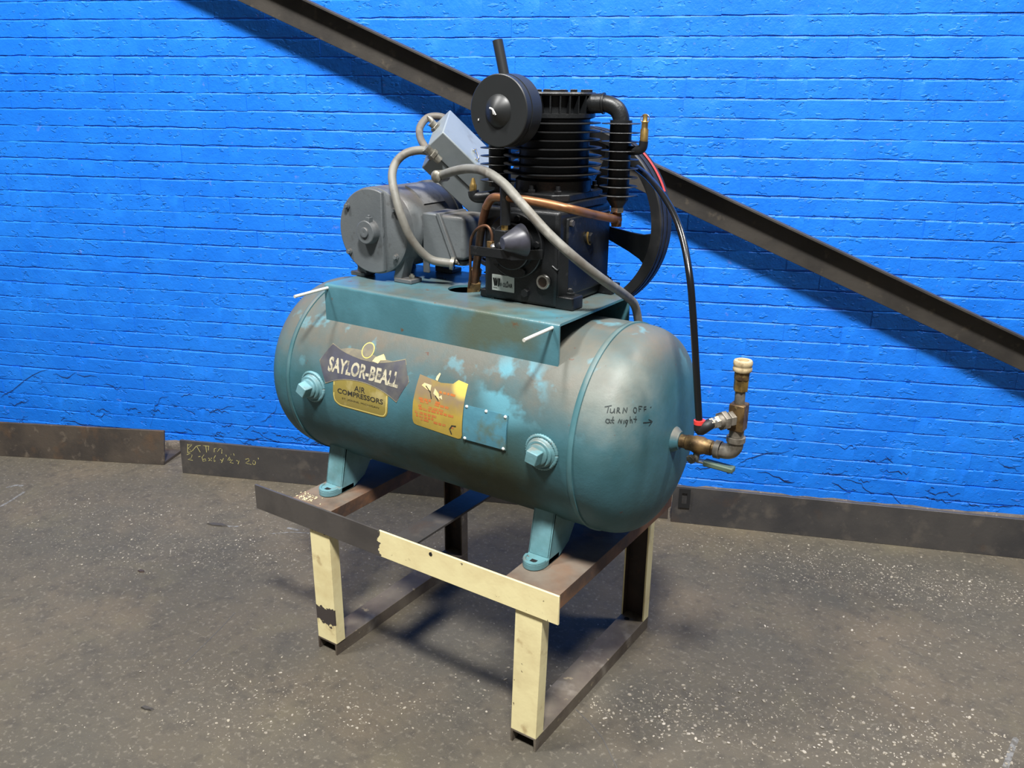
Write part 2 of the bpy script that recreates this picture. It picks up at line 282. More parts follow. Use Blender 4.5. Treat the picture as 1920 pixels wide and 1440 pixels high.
CHALK = [[(-1.7422, 0.1379), (-1.7461, 0.0979)], [(-1.7428, 0.1335), (-1.7212, 0.1376), (-1.7414, 0.1182), (-1.7251, 0.1064), (-1.7461, 0.0979)], [(-1.7226, 0.1089), (-1.7019, 0.1327), (-1.6816, 0.1367)], [(-1.7, 0.1307), (-1.6865, 0.1055)], [(-1.6706, 0.1366), (-1.642, 0.1369)], [(-1.6574, 0.1367), (-1.6564, 0.1082)], [(-1.6444, 0.1356), (-1.6475, 0.1178)], [(-1.6208, 0.1115), (-1.6191, 0.127), (-1.6076, 0.1313)], [(-1.6051, 0.1151), (-1.5923, 0.1315), (-1.5826, 0.1302), (-1.5862, 0.108)], [(-1.7506, 0.0886), (-1.7353, 0.0956), (-1.7262, 0.0886), (-1.7312, 0.0749), (-1.7478, 0.0667), (-1.7258, 0.0643)], [(-1.6968, 0.0836), (-1.6876, 0.0866)], [(-1.6688, 0.0961), (-1.6805, 0.0818), (-1.677, 0.0644), (-1.6633, 0.0679), (-1.6645, 0.0766), (-1.6759, 0.0733)], [(-1.6506, 0.0823), (-1.6365, 0.0703)], [(-1.635, 0.0837), (-1.6499, 0.0691)], [(-1.6159, 0.0965), (-1.6252, 0.0824), (-1.6237, 0.0671), (-1.6187, 0.072)], [(-1.5958, 0.0807), (-1.5876, 0.0749)], [(-1.5798, 0.0866), (-1.5908, 0.0657)], [(-1.5669, 0.1043), (-1.5655, 0.0967)], [(-1.5608, 0.0796), (-1.5503, 0.0959), (-1.5496, 0.0828)], [(-1.5564, 0.08), (-1.5385, 0.0838), (-1.551, 0.0695), (-1.5358, 0.0687)], [(-1.5434, 0.1097), (-1.543, 0.1032)], [(-1.5311, 0.113), (-1.5287, 0.1045)], [(-1.5211, 0.0832), (-1.5128, 0.0796)], [(-1.5055, 0.0869), (-1.5142, 0.0663)], [(-1.4779, 0.0916), (-1.4634, 0.0963), (-1.4611, 0.0866), (-1.4785, 0.0751), (-1.453, 0.0698)], [(-1.4376, 0.0899), (-1.4335, 0.0869), (-1.4326, 0.0798), (-1.4355, 0.0728), (-1.4405, 0.0699), (-1.4446, 0.0729), (-1.4455, 0.08), (-1.4426, 0.087), (-1.4376, 0.0899)], [(-1.4184, 0.1037), (-1.418, 0.0972)]]
CRACKS = [[(-2.8488, 0.1853), (-2.7682, 0.2263)], [(-2.8113, 0.1989), (-2.6907, 0.2851), (-2.5549, 0.347)], [(-2.5362, 0.3275), (-2.4696, 0.3114), (-2.4173, 0.3411)], [(-2.4113, 0.3286), (-2.3098, 0.328)], [(-2.2799, 0.294), (-2.2393, 0.2918), (-2.221, 0.2698), (-2.1907, 0.2902)], [(-2.0777, 0.0999), (-2.0306, 0.2037), (-2.0038, 0.2421), (-1.9588, 0.2585)], [(-2.0482, 0.1552), (-2.0317, 0.1958)], [(-1.9486, 0.2153), (-1.9113, 0.2157)], [(-1.9009, 0.2139), (-1.8382, 0.1852), (-1.8298, 0.2324)], [(-1.7671, 0.1832), (-1.7297, 0.212), (-1.6362, 0.2348)], [(-2.5229, 0.095), (-2.4665, 0.0943), (-2.4123, 0.0826), (-2.329, 0.0788)], [(-1.9491, 0.0895), (-1.8846, 0.0897)], [(-1.4721, 0.2019), (-1.439, 0.23), (-1.4259, 0.2941)], [(-1.5133, 0.173), (-1.4593, 0.203)], [(-1.5992, 0.0879), (-1.5477, 0.082), (-1.508, 0.0906)], [(0.6463, 0.1305), (0.6884, 0.1275), (0.7538, 0.1006), (0.7853, 0.0966)], [(0.9664, 0.1262), (1.0332, 0.1257), (1.0716, 0.0944), (1.1033, 0.0835)], [(1.133, 0.0865), (1.1737, 0.0813), (1.2089, 0.045)], [(1.2728, 0.0821), (1.3227, 0.0779), (1.3724, 0.0737), (1.4192, 0.0855)], [(1.4402, 0.0761), (1.4965, 0.0635)], [(1.5185, 0.0704), (1.5763, 0.0696), (1.6413, 0.0787)], [(0.412, 0.1441), (0.4865, 0.1463), (0.5173, 0.1587)], [(0.5705, 0.1542), (0.5995, 0.1805), (0.6794, 0.2159), (0.7598, 0.2348)], [(0.9377, 0.1116), (1.0024, 0.0828)], [(1.1205, 0.2446), (1.1539, 0.2181)]]
HOSE_LONG = [(-0.521, 0.3, 1.371), (-0.441, 0.26, 1.391), (-0.369, 0.23, 1.403), (-0.3, 0.2, 1.402), (-0.233, 0.18, 1.379), (-0.164, 0.165, 1.331), (-0.098, 0.165, 1.277), (-0.042, 0.19, 1.225), (-0.008, 0.26, 1.169), (-0.017, 0.4, 1.105), (-0.022, 0.47, 1.065), (-0.022, 0.5, 1.013)]
HOSE_MOTOR = [(-0.572, 0.33, 1.43), (-0.594, 0.31, 1.433), (-0.614, 0.28, 1.425), (-0.631, 0.26, 1.402), (-0.623, 0.235, 1.371), (-0.603, 0.22, 1.33), (-0.579, 0.215, 1.273), (-0.558, 0.23, 1.211), (-0.525, 0.26, 1.161), (-0.477, 0.29, 1.149)]
HOSE_LOOP = [(-0.609, 0.47, 1.502), (-0.643, 0.465, 1.514), (-0.666, 0.44, 1.511), (-0.661, 0.4, 1.488), (-0.637, 0.37, 1.462), (-0.6, 0.345, 1.44), (-0.572, 0.33, 1.43)]
COPPER = [(-0.044, 0.4, 1.288), (-0.061, 0.32, 1.306), (-0.07, 0.22, 1.329), (-0.118, 0.195, 1.34), (-0.187, 0.19, 1.346), (-0.247, 0.19, 1.347), (-0.281, 0.2, 1.341), (-0.308, 0.215, 1.317), (-0.331, 0.23, 1.273), (-0.357, 0.25, 1.201), (-0.382, 0.27, 1.134), (-0.399, 0.285, 1.087)]
THIN = [(-0.281, 0.2, 1.229), (-0.281, 0.2, 1.255), (-0.292, 0.2, 1.273), (-0.313, 0.205, 1.272), (-0.336, 0.21, 1.259), (-0.353, 0.215, 1.237), (-0.368, 0.23, 1.203), (-0.383, 0.25, 1.144), (-0.402, 0.27, 1.096)]
TUBE = [(0.272, 0.215, 0.883), (0.262, 0.215, 0.953), (0.247, 0.215, 1.061), (0.233, 0.22, 1.141), (0.217, 0.23, 1.207), (0.181, 0.27, 1.273), (0.139, 0.31, 1.322), (0.081, 0.36, 1.364), (0.018, 0.42, 1.392), (-0.031, 0.46, 1.408)]

# ------------------------------------------------------------------ geometry helpers
WLOC = {}          # world location of every object made here (only translations are used below roots)

class MB:
    def __init__(self):
        self.v = []; self.f = []; self.m = []; self.mi = 0
    def add(self, vs, fs):
        o = len(self.v)
        self.v += [Vector(p) for p in vs]
        for f in fs:
            self.f.append(tuple(i + o for i in f)); self.m.append(self.mi)
        return self
    def box(self, lo, hi, rot=None):
        (x0, y0, z0), (x1, y1, z1) = lo, hi
        vs = [(x0, y0, z0), (x1, y0, z0), (x1, y1, z0), (x0, y1, z0), (x0, y0, z1), (x1, y0, z1), (x1, y1, z1), (x0, y1, z1)]
        if rot: vs = [rot @ Vector(p) for p in vs]
        return self.add(vs, [(0, 3, 2, 1), (4, 5, 6, 7), (0, 1, 5, 4), (1, 2, 6, 5), (2, 3, 7, 6), (3, 0, 4, 7)])
    def obox(self, c, ex, ey, ez, a, b, d):
        """oriented box: corner c, unit axes, lengths"""
        c = Vector(c); X = Vector(ex) * a; Y = Vector(ey) * b; Z = Vector(ez) * d
        vs = [c, c + X, c + X + Y, c + Y, c + Z, c + X + Z, c + X + Y + Z, c + Y + Z]
        fs = [(0, 3, 2, 1), (4, 5, 6, 7), (0, 1, 5, 4), (1, 2, 6, 5), (2, 3, 7, 6), (3, 0, 4, 7)]
        if X.cross(Y).dot(Z) < 0: fs = [tuple(reversed(f)) for f in fs]
        return self.add(vs, fs)
    def lathe(self, prof, org, axis, n=32, cap=True, ref=None):
        """profile [(t, r)] revolved about axis through org"""
        org = Vector(org); a = Vector(axis).normalized()
        u = Vector(ref) if ref else (Vector((0, 0, 1)) if abs(a.z) < 0.9 else Vector((1, 0, 0)))
        u = (u - a * u.dot(a)).normalized(); w = a.cross(u)
        vs = []; fs = []
        for t, r in prof:
            for k in range(n):
                an = 2 * pi * k / n
                vs.append(org + a * t + (u * cos(an) + w * sin(an)) * r)
        for i in range(len(prof) - 1):
            for k in range(n):
                k2 = (k + 1) % n
                fs.append((i * n + k, i * n + k2, (i + 1) * n + k2, (i + 1) * n + k))
        if cap:
            fs.append(tuple(reversed(range(n))))
            fs.append(tuple(range((len(prof) - 1) * n, len(prof) * n)))
        # orientation: profile runs along +axis
        return self.add(vs, fs)
    def cyl(self, p0, p1, r0, r1=None, n=24, ref=None):
        p0 = Vector(p0); p1 = Vector(p1); L = (p1 - p0).length
        return self.lathe([(0, r0), (L, r0 if r1 is None else r1)], p0, p1 - p0, n, True, ref)
    def tube(self, pts, r, n=12, res=6, smooth=True):
        P = spline(pts, res) if smooth else [Vector(p) for p in pts]
        T = []
        for i in range(len(P)):
            a = P[max(0, i - 1)]; b = P[min(len(P) - 1, i + 1)]; T.append((b - a).normalized())
        u = T[0].orthogonal().normalized()
        vs = []; fs = []
        for i, p in enumerate(P):
            u = (u - T[i] * u.dot(T[i])).normalized(); w = T[i].cross(u)
            rr = r(i / (len(P) - 1)) if callable(r) else r
            for k in range(n):
                an = 2 * pi * k / n
                vs.append(p + (u * cos(an) + w * sin(an)) * rr)
        for i in range(len(P) - 1):
            for k in range(n):
                k2 = (k + 1) % n
                fs.append((i * n + k, i * n + k2, (i + 1) * n + k2, (i + 1) * n + k))
        fs.append(tuple(reversed(range(n)))); fs.append(tuple(range((len(P) - 1) * n, len(P) * n)))
        return self.add(vs, fs)
    def prism(self, poly, fn, d0, d1):
        """poly of (a,b); fn(a,b,d) -> xyz; extruded from d0 to d1"""
        n = len(poly)
        vs = [fn(a, b, d0) for a, b in poly] + [fn(a, b, d1) for a, b in poly]
        fs = [tuple(range(n)), tuple(reversed(range(n, 2 * n)))] + [(i, n + i, n + (i + 1) % n, (i + 1) % n) for i in range(n)]
        return self.add(vs, fs)

def spline(pts, res=6):
    P = [Vector(p) for p in pts]
    if len(P) < 3: return P
    Q = [P[0] * 2 - P[1]] + P + [P[-1] * 2 - P[-2]]
    out = []
    for i in range(1, len(Q) - 2):
        a, b, c, d = Q[i - 1], Q[i], Q[i + 1], Q[i + 2]
        for k in range(res):
            t = k / res
            out.append(0.5 * ((2 * b) + (c - a) * t + (2 * a - 5 * b + 4 * c - d) * t * t + (3 * b - a - 3 * c + d) * t ** 3))
    out.append(P[-1])
    return out

def make_mesh(name, mb, mats, origin, smooth=35, fix=True):
    me = bpy.data.meshes.new(name)
    me.from_pydata([tuple(v - origin) for v in mb.v], [], mb.f)
    for m in mats: me.materials.append(m)
    for p, k in zip(me.polygons, mb.m): p.material_index = k
    if fix:
        bm = bmesh.new(); bm.from_mesh(me)
        bmesh.ops.recalc_face_normals(bm, faces=bm.faces)
        bm.to_mesh(me); bm.free()
    if smooth:
        for p in me.polygons: p.use_smooth = True
        me.set_sharp_from_angle(angle=radians(smooth))
    me.update()
    return me

def part(name, mb, mats, parent=None, bevel=0.0, smooth=35, seg=2, fix=True, origin=None):
    if not isinstance(mats, (list, tuple)): mats = [mats]
    mats = [M[m] if isinstance(m, str) else m for m in mats]
    if origin is None:
        lo = Vector((min(v.x for v in mb.v), min(v.y for v in mb.v), min(v.z for v in mb.v)))
        hi = Vector((max(v.x for v in mb.v), max(v.y for v in mb.v), max(v.z for v in mb.v)))
        origin = (lo + hi) / 2
        if parent is None: origin.z = lo.z
    origin = Vector(origin)
    me = make_mesh(name, mb, mats, origin, smooth, fix)
    o = bpy.data.objects.new(name, me); COL.objects.link(o)
    o.parent = parent
    o.location = origin - (WLOC[parent.name] if parent else Vector((0, 0, 0)))
    WLOC[o.name] = origin
    if bevel:
        b = o.modifiers.new('bevel', 'BEVEL'); b.width = bevel; b.segments = seg
        b.limit_method = 'ANGLE'; b.angle_limit = radians(40); b.harden_normals = False
    return o

def tag(o, label, cat=None, kind=None, group=None):
    o['label'] = label
    if cat: o['category'] = cat
    if kind: o['kind'] = kind
    if group: o['group'] = group
    return o

def thing(name, loc, label, cat):
    o = bpy.data.objects.new(name, None); COL.objects.link(o)
    o.location = loc; o.empty_display_size = 0.1
    WLOC[o.name] = Vector(loc)
    return tag(o, label, cat)

def ring(mb, c, axis, r_out, r_in, t0, t1, n=32):
    """washer / hollow ring along axis from t0 to t1"""
    return mb.lathe([(t0, r_in), (t0, r_out), (t1, r_out), (t1, r_in), (t0, r_in)], c, axis, n, False)

def hexnut(mb, c, axis, r, t0, t1, ref=None):
    c = Vector(c); a = Vector(axis).normalized()
    return mb.lathe([(t0, r * 0.93), (t0 + (t1 - t0) * 0.12, r), (t1 - (t1 - t0) * 0.12, r), (t1, r * 0.93)], c, a, 6, True, ref)

def text_polys(s, size=1.0, shear=0.0, spacing=1.0, extrude_bold=0.0):
    """glyph outlines of the built-in font as (verts2d, faces); unit: cap height ~ 0.7*size"""
    cu = bpy.data.curves.new('glyphs', 'FONT')
    cu.body = s; cu.size = size; cu.shear = shear; cu.space_character = spacing; cu.offset = extrude_bold
    cu.resolution_u = 3
    ob = bpy.data.objects.new('glyphs', cu); COL.objects.link(ob)
    dg = bpy.context.evaluated_depsgraph_get()
    ev = ob.evaluated_get(dg); me = ev.to_mesh()
    vs = [(v.co.x, v.co.y) for v in me.vertices]; fs = [tuple(p.vertices) for p in me.polygons]
    ev.to_mesh_clear()
    bpy.data.objects.remove(ob); bpy.data.curves.remove(cu)
    return vs, fs

def fit_text(mb, s, x0, x1, y0, y1, fn, bold=0.0, warp=None):
    """lettering scaled to the rectangle, mapped by fn(x, y)"""
    vs, fs = text_polys(s, 1.0, 0, 1.0, bold)
    ax = min(v[0] for v in vs); bx = max(v[0] for v in vs); ay = min(v[1] for v in vs); by = max(v[1] for v in vs)
    out = []
    for x, y in vs:
        u = (x - ax) / (bx - ax); w = (y - ay) / (by - ay)
        X = x0 + u * (x1 - x0); Y = y0 + w * (y1 - y0)
        if warp: X, Y = warp(u, w, X, Y)
        out.append(fn(X, Y))
    mb.add(out, fs)

def stroke(mb, pts, w, lift, normal):
    """flat pen line through 3D points; normal(p) gives the surface direction"""
    P = [Vector(p) for p in pts]
    vs = []; fs = []
    for i, p in enumerate(P):
        a = P[max(0, i - 1)]; b = P[min(len(P) - 1, i + 1)]
        t = (b - a).normalized(); n = normal(p); s = t.cross(n).normalized() * (w / 2)
        q = p + n * lift
        vs += [q - s, q + s]
    for i in range(len(P) - 1): fs.append((2 * i, 2 * i + 1, 2 * i + 3, 2 * i + 2))
    # round the ends a little
    for i, sg in ((0, -1), (len(P) - 1, 1)):
        a = P[max(0, i - 1)]; b = P[min(len(P) - 1, i + 1)]
        t = (b - a).normalized() * (w * 0.4 * sg)
        k = len(vs); vs.append((vs[2 * i] + vs[2 * i + 1]) / 2 + t); fs.append((2 * i, 2 * i + 1, k))
    mb.add(vs, fs)

# ------------------------------------------------------------------ the wall
WALL_A = radians(22.8465)
WT = Vector((cos(WALL_A), sin(WALL_A), 0)); WN = Vector((-sin(WALL_A), cos(WALL_A), 0))
WO = WN * 1.5699
COURSE = 0.0677
def wp(s, off, z):
    """point at s along the wall, off in front of it, height z"""
    return WO + WT * s - WN * off + Vector((0, 0, z))
def project(P):
    d = Vector(P) - CAM_POS; z = d.dot(CAM_F)
    return 960 + FPX * d.dot(CAM_R) / z, 720 - FPX * d.dot(CAM_U) / z, z

S0, S1, ZTOP = -4.1, 2.9, 2.75
mb = MB().box((S0, 0.0040, 0.0), (S1, 0.22, ZTOP))
me = make_mesh('wall_back', mb, [M['mortar']], Vector((0, 0, 0)), 0)
wall = bpy.data.objects.new('wall_back', me); COL.objects.link(wall)
wall.location = WO; wall.rotation_euler = (0, 0, WALL_A)
WLOC['wall_back'] = Vector((0, 0, 0))
tag(wall, 'bright blue painted brick wall behind the compressor', None, 'structure')

def brick_mesh(name, length, seed):
    rnd = random.Random(seed)
    nx, nz = 6, 2; h = 0.0635
    mb = MB(); vs = []; fs = []
    for j in range(nz + 1):
        for i in range(nx + 1):
            x = -length / 2 + length * i / nx; z = -h / 2 + h * (0, 0.925, 1)[j]
            edge = (i in (0, nx)), (j in (0, nz))
            y = rnd.uniform(-0.0006, 0.0008)
            if edge[0]: y = rnd.uniform(-0.0002, 0.0004) + (0.0014 if seed % 3 == 0 else 0.0)
            if j == 0: y += 0.0004; z += rnd.uniform(-0.0020, 0.0016)
            if j == nz: y += rnd.uniform(0.0004, 0.0052); z += rnd.uniform(-0.0010, 0.0022)
            vs.append((x, y, z))
    for j in range(nz):
        for i in range(nx):
            a = j * (nx + 1) + i
            fs.append((a, a + 1, a + nx + 2, a + nx + 1))
    loop = [i for i in range(nx + 1)] + [(j + 1) * (nx + 1) - 1 for j in range(1, nz + 1)] + \
           [nz * (nx + 1) + i for i in range(nx - 1, -1, -1)] + [j * (nx + 1) for j in range(nz - 1, 0, -1)]
    base = len(vs)
    for i in loop:
        x, y, z = vs[i]; vs.append((x, 0.010, z))
    n = len(loop)
    for k in range(n):
        k2 = (k + 1) % n
        fs.append((loop[k2], loop[k], base + k, base + k2))
    mb.add(vs, fs)
    return make_mesh(name, mb, [M['wall']], Vector((0, 0, 0)), 16, fix=False)
STRETCH = [brick_mesh('brick', 0.2124, 100 + k) for k in range(14)]
HEADER = [brick_mesh('brick', 0.1034, 200 + k) for k in range(5)]

spots = []
rb = random.Random(3)
for k in range(-13, 28):                       # course k has its upper joint at (27.2 - k) * COURSE
    z = (27.2 - k - 0.5) * COURSE - 0.003
    if z < 0.01 or z > ZTOP - 0.03: continue
    head = (k % 7 == 3)
    L = 0.1035 if head else 0.2125
    s = S0 + (0.0 if k % 2 else L / 2) + rb.uniform(-0.012, 0.012)
    while s < S1:
        c = s + L / 2
        if c + L / 2 < S1:
            spots.append((c, z + rb.uniform(-0.0015, 0.0015) + 0.0016 * sin(c * 2.1 + k), head, rb.randrange(100), rb.uniform(-0.0006, 0.0008), rb.uniform(-0.002, 0.002), rb.uniform(-0.014, 0.014)))
        s += L
def hidden(px, py):
    if 640 < px < 1225 and 520 < py < 960: return True
    if 690 < px < 1140 and 360 < py < 560: return True
    return False
scored = []
for i, sp in enumerate(spots):
    px, py, dz = project(wp(sp[0], 0, sp[1]))
    vis = -60 < px < 1980 and -15 < py < 1000 and not hidden(px, py)
    scored.append(((1.0 if vis else 0.0) * (0.55 if sp[2] else 1.0) / (dz * dz), i))
scored.sort(reverse=True)
single = set(i for sc, i in scored[:300] if sc > 0)
rest = MB()
for i, (c, z, head, r, dy, rz, ry) in enumerate(spots):
    me = (HEADER[r % len(HEADER)] if head else STRETCH[r % len(STRETCH)])
    if i in single:
        o = bpy.data.objects.new('brick', me); COL.objects.link(o)
        o.parent = wall; o.location = (c, dy, z); o.rotation_euler = (0, ry * 0.5, rz)
    else:
        R = Matrix.Rotation(rz, 3, 'Z') @ Matrix.Rotation(ry * 0.5, 3, 'Y')
        rest.add([R @ v.co + Vector((c, dy, z)) for v in me.vertices], [tuple(p.vertices) for p in me.polygons])
me = make_mesh('brick_courses', rest, [M['wall']], Vector((0, 0, 0)), 16, fix=False)
o = bpy.data.objects.new('brick_courses', me); COL.objects.link(o); o.parent = wall
tag(o, 'remaining blue painted bricks of the wall', None, 'stuff')

rr = random.Random(77)
for _ in range(75):                                    # short flaking cracks, thickest near the footing
    s = rr.choice((rr.uniform(-3.0, -1.2), rr.uniform(0.1, 1.9), rr.uniform(-1.9, -1.2), rr.uniform(0.6, 1.9)))
    z = 0.05 + abs(rr.gauss(0, 0.11)); n = rr.choice((2, 3, 4)); path = [(s, z)]
    for k in range(n):
        path.append((path[-1][0] + rr.uniform(0.008, 0.035), path[-1][1] + rr.uniform(-0.016, 0.016)))
    if min(q[1] for q in path) > 0.045: CRACKS.append(path)
mb = MB()
for path in CRACKS:
    rr = random.Random(len(path) * 7 + int(path[0][0] * 100))
    pts = []
    for a, b in zip(path[:-1], path[1:]):
        for t in (0, 0.33, 0.66):
            pts.append((a[0] + (b[0] - a[0]) * t + rr.uniform(-0.004, 0.004), a[1] + (b[1] - a[1]) * t + rr.uniform(-0.006, 0.006)))
    pts.append(path[-1])
    n = len(pts)
    vs = []; fs = []
    for i, (s, z) in enumerate(pts):
        wdt = 0.0010 + 0.0034 * sin(pi * i / (n - 1)) * rr.uniform(0.3, 1.0)
        vs += [(s, -0.0016, z - wdt / 2), (s, -0.0016, z + wdt / 2)]
    for i in range(n - 1): fs.append((2 * i, 2 * i + 2, 2 * i + 3, 2 * i + 1))
    mb.add(vs, fs)
me = make_mesh('paint_crack', mb, [M['crack']], Vector((0, 0, 0)), 0)
o = bpy.data.objects.new('paint_crack', me); COL.objects.link(o); o.parent = wall
tag(o, 'dark jagged cracks in the paint of the lowest courses', None, 'stuff')

# unpainted footing at the base of the wall
mb = MB()
rr = random.Random(5)
n = 140; vs = []; fs = []
for i in range(n + 1):
    s = S0 + (S1 - S0) * i / n
    zt = 0.043 + rr.uniform(-0.006, 0.006); yd = -0.016 + rr.uniform(-0.004, 0.004)
    vs += [(s, yd, 0), (s, yd, zt - 0.006), (s, yd + 0.006, zt), (s, 0.02, zt + 0.002)]
for i in range(n):
    for k in range(3): fs.append((4 * i + k, 4 * i + 4 + k, 4 * i + 5 + k, 4 * i + 1 + k))
mb.add(vs, fs)
me = make_mesh('trim_1', mb, [M['curb']], Vector((0, 0, 0)), 50)
o = bpy.data.objects.new('trim_1', me); COL.objects.link(o)
o.location = WO; o.rotation_euler = (0, 0, WALL_A)
tag(o, 'rough grey unpainted footing along the foot of the blue wall', None, 'structure')

# ------------------------------------------------------------------ the floor
mb = MB()
mb.add([wp(S0, 5.5, 0), wp(S1 + 1.5, 5.5, 0), wp(S1 + 1.5, -0.1, 0), wp(S0, -0.1, 0),
        wp(S0, 5.5, -0.1), wp(S1 + 1.5, 5.5, -0.1), wp(S1 + 1.5, -0.1, -0.1), wp(S0, -0.1, -0.1)],
       [(0, 1, 2, 3), (7, 6, 5, 4), (0, 4, 5, 1), (1, 5, 6, 2), (2, 6, 7, 3), (3, 7, 4, 0)])
floor = part('floor', mb, 'floor', None, 0, 0, origin=(0, 0, 0))
tag(floor, 'stained grey brown concrete floor', None, 'structure')
UP = lambda p: Vector((0, 0, 1))
SCUFFS = [([(-2.481, -0.072, 0.0), (-2.5, -0.016, 0.0), (-2.535, 0.054, 0.0)], 0.012), ([(-2.633, 0.035, 0.0), (-2.625, 0.066, 0.0), (-2.598, 0.078, 0.0)], 0.016), ([(-1.638, 0.323, 0.0), (-1.601, 0.338, 0.0), (-1.575, 0.356, 0.0)], 0.01), ([(-1.431, 0.385, 0.0), (-1.375, 0.439, 0.0), (-1.294, 0.484, 0.0)], 0.006), ([(-1.408, 0.456, 0.0), (-1.362, 0.468, 0.0)], 0.012), ([(1.003, 0.746, 0.0), (0.996, 0.683, 0.0), (0.99, 0.614, 0.0)], 0.014)]
for line, w in (([(-1.121, -0.028, 0), (-1.09, -0.11, 0), (-1.06, -0.2, 0), (-1.036, -0.279, 0)], 0.003),
                ([(0.001, 0.196, 0), (0.06, 0.17, 0), (0.113, 0.139, 0), (0.20, 0.06, 0)], 0.003)):
    mb = MB(); stroke(mb, line, w, 0.0006, UP)
    part('floor_crack', mb, 'crack_floor', floor, 0, 0, fix=False)

for line, w in SCUFFS:
    mb = MB(); stroke(mb, line, w, 0.0004, UP)
    part('floor_scuff', mb, 'floor_scuff', floor, 0, 0, fix=False)

# loose pale paint flakes
def flakes(mb, rnd, cx, cy, zz, size):
    n = rnd.choice((4, 5, 5, 6)); a0 = rnd.uniform(0, 6.28); asp = rnd.uniform(0.45, 1.0); rot = rnd.uniform(0, 3.14)
    top = []; tilt = rnd.uniform(-0.25, 0.25); th = size * rnd.uniform(0.08, 0.24)
    for k in range(n):
        an = a0 + 2 * pi * k / n; r = size * rnd.uniform(0.6, 1.0)
        x = r * cos(an); y = r * asp * sin(an)
        top.append((x * cos(rot) - y * sin(rot), x * sin(rot) + y * cos(rot), tilt * x))
    zmin = min(t[2] for t in top)
    vs = [(cx + x, cy + y, zz + z - zmin) for x, y, z in top] + [(cx + x * 0.85, cy + y * 0.85, zz + z - zmin + th) for x, y, z in top]
    fs = [tuple(reversed(range(n))), tuple(range(n, 2 * n))] + [(i, (i + 1) % n, n + (i + 1) % n, n + i) for i in range(n)]
    mb.add(vs, fs)
rnd = random.Random(11)
mb = MB()
CL = [  # s, w (distance from wall), spread s, spread w, count, size
    (1.10, 0.57, 0.30, 0.07, 420, 0.0042), (1.35, 0.50, 0.2, 0.08, 120, 0.004), (0.9, 0.42, 0.16, 0.06, 150, 0.0040), (0.45, 0.40, 0.16, 0.06, 70, 0.0036),
    (0.80, 1.36, 0.38, 0.09, 420, 0.0050), (0.35, 1.36, 0.12, 0.06, 150, 0.0046), (1.1, 1.33, 0.2, 0.09, 130, 0.005),
    (0.62, 1.18, 0.16, 0.07, 60, 0.0042), (1.18, 0.86, 0.25, 0.08, 50, 0.0044), (0.9, 0.95, 0.5, 0.2, 70, 0.0034),
    (-1.80, 0.60, 0.30, 0.06, 150, 0.0034), (-1.45, 0.86, 0.30, 0.09, 260, 0.0036), (-1.15, 0.80, 0.2, 0.09, 130, 0.0036), (-1.28, 0.45, 0.12, 0.08, 80, 0.0036),
    (-0.78, 1.56, 0.16, 0.08, 130, 0.0040), (-0.55, 1.50, 0.12, 0.06, 60, 0.0042), (-0.9, 1.45, 0.15, 0.05, 60, 0.0032), (-1.0, 1.7, 0.3, 0.15, 50, 0.003),
    (-0.75, 0.60, 0.2, 0.1, 70, 0.0036), (-0.3, 1.45, 0.2, 0.08, 60, 0.0042), (-1.3, 1.2, 0.5, 0.4, 60, 0.003), (0.0, 0.8, 0.3, 0.2, 60, 0.003),
    (-1.9, 0.9, 0.4, 0.2, 60, 0.003), (0.4, 1.9, 0.8, 0.3, 120, 0.004)]
for s, w, ss, sw, n, sz in CL:
    for _ in range(int(n * 2.2)):
        a = rnd.gauss(s, ss); b = rnd.gauss(w, sw)
        if b < 0.30: continue
        P = wp(a, b, 0)
        if -0.01 < P.y < 0.66 and (-0.79 < P.x < -0.68 or -0.09 < P.x < 0.012): continue
        flakes(mb, rnd, P.x, P.y, 0.0, sz * min(1.55, rnd.lognormvariate(-0.55, 0.55)))
tag(part('paint_flakes', mb, 'flake', None, 0, 0, fix=False, origin=(0, 0, 0)), 'pale paint flakes and grit strewn over the concrete floor', 'debris', 'stuff')

def scrap(name, c, pts, h, matn, label, group=None):
    mb = MB(); rr = random.Random(int(c[0] * 1000))
    n = len(pts)
    vs = [(c[0] + x, c[1] + y, 0) for x, y in pts] + [(c[0] + x * 0.8, c[1] + y * 0.8, h * rr.uniform(0.6, 1)) for x, y in pts]
    mb.add(vs, [tuple(reversed(range(n))), tuple(range(n, 2 * n))] + [(i, (i + 1) % n, n + (i + 1) % n, n + i) for i in range(n)])
    return tag(part(name, mb, matn, None, 0, 0), label, 'scrap', None, 'dark scraps on the floor')
scrap('floor_scrap', (-0.956, -0.454), [(-0.017, -0.008), (0.0, -0.006), (0.018, 0.001), (0.02, 0.010), (0.004, 0.006), (-0.014, 0.003)], 0.006, 'scrap', 'small dark metal scrap lying on the floor at lower left')
scrap('floor_scrap', (-1.589, -0.045), [(-0.014, -0.006), (0.004, -0.008), (0.016, 0.002), (0.006, 0.008), (-0.010, 0.005)], 0.005, 'dark_brown', 'small rust brown chip on the floor left of the stand')
scrap('floor_scrap', (-1.65, 0.315), [(-0.04, -0.014), (-0.01, -0.012), (0.03, 0.006), (0.05, 0.02), (0.02, 0.022), (-0.02, 0.004)], 0.006, 'scrap', 'flat dark scrap on the floor in front of the chalk-marked angle iron')

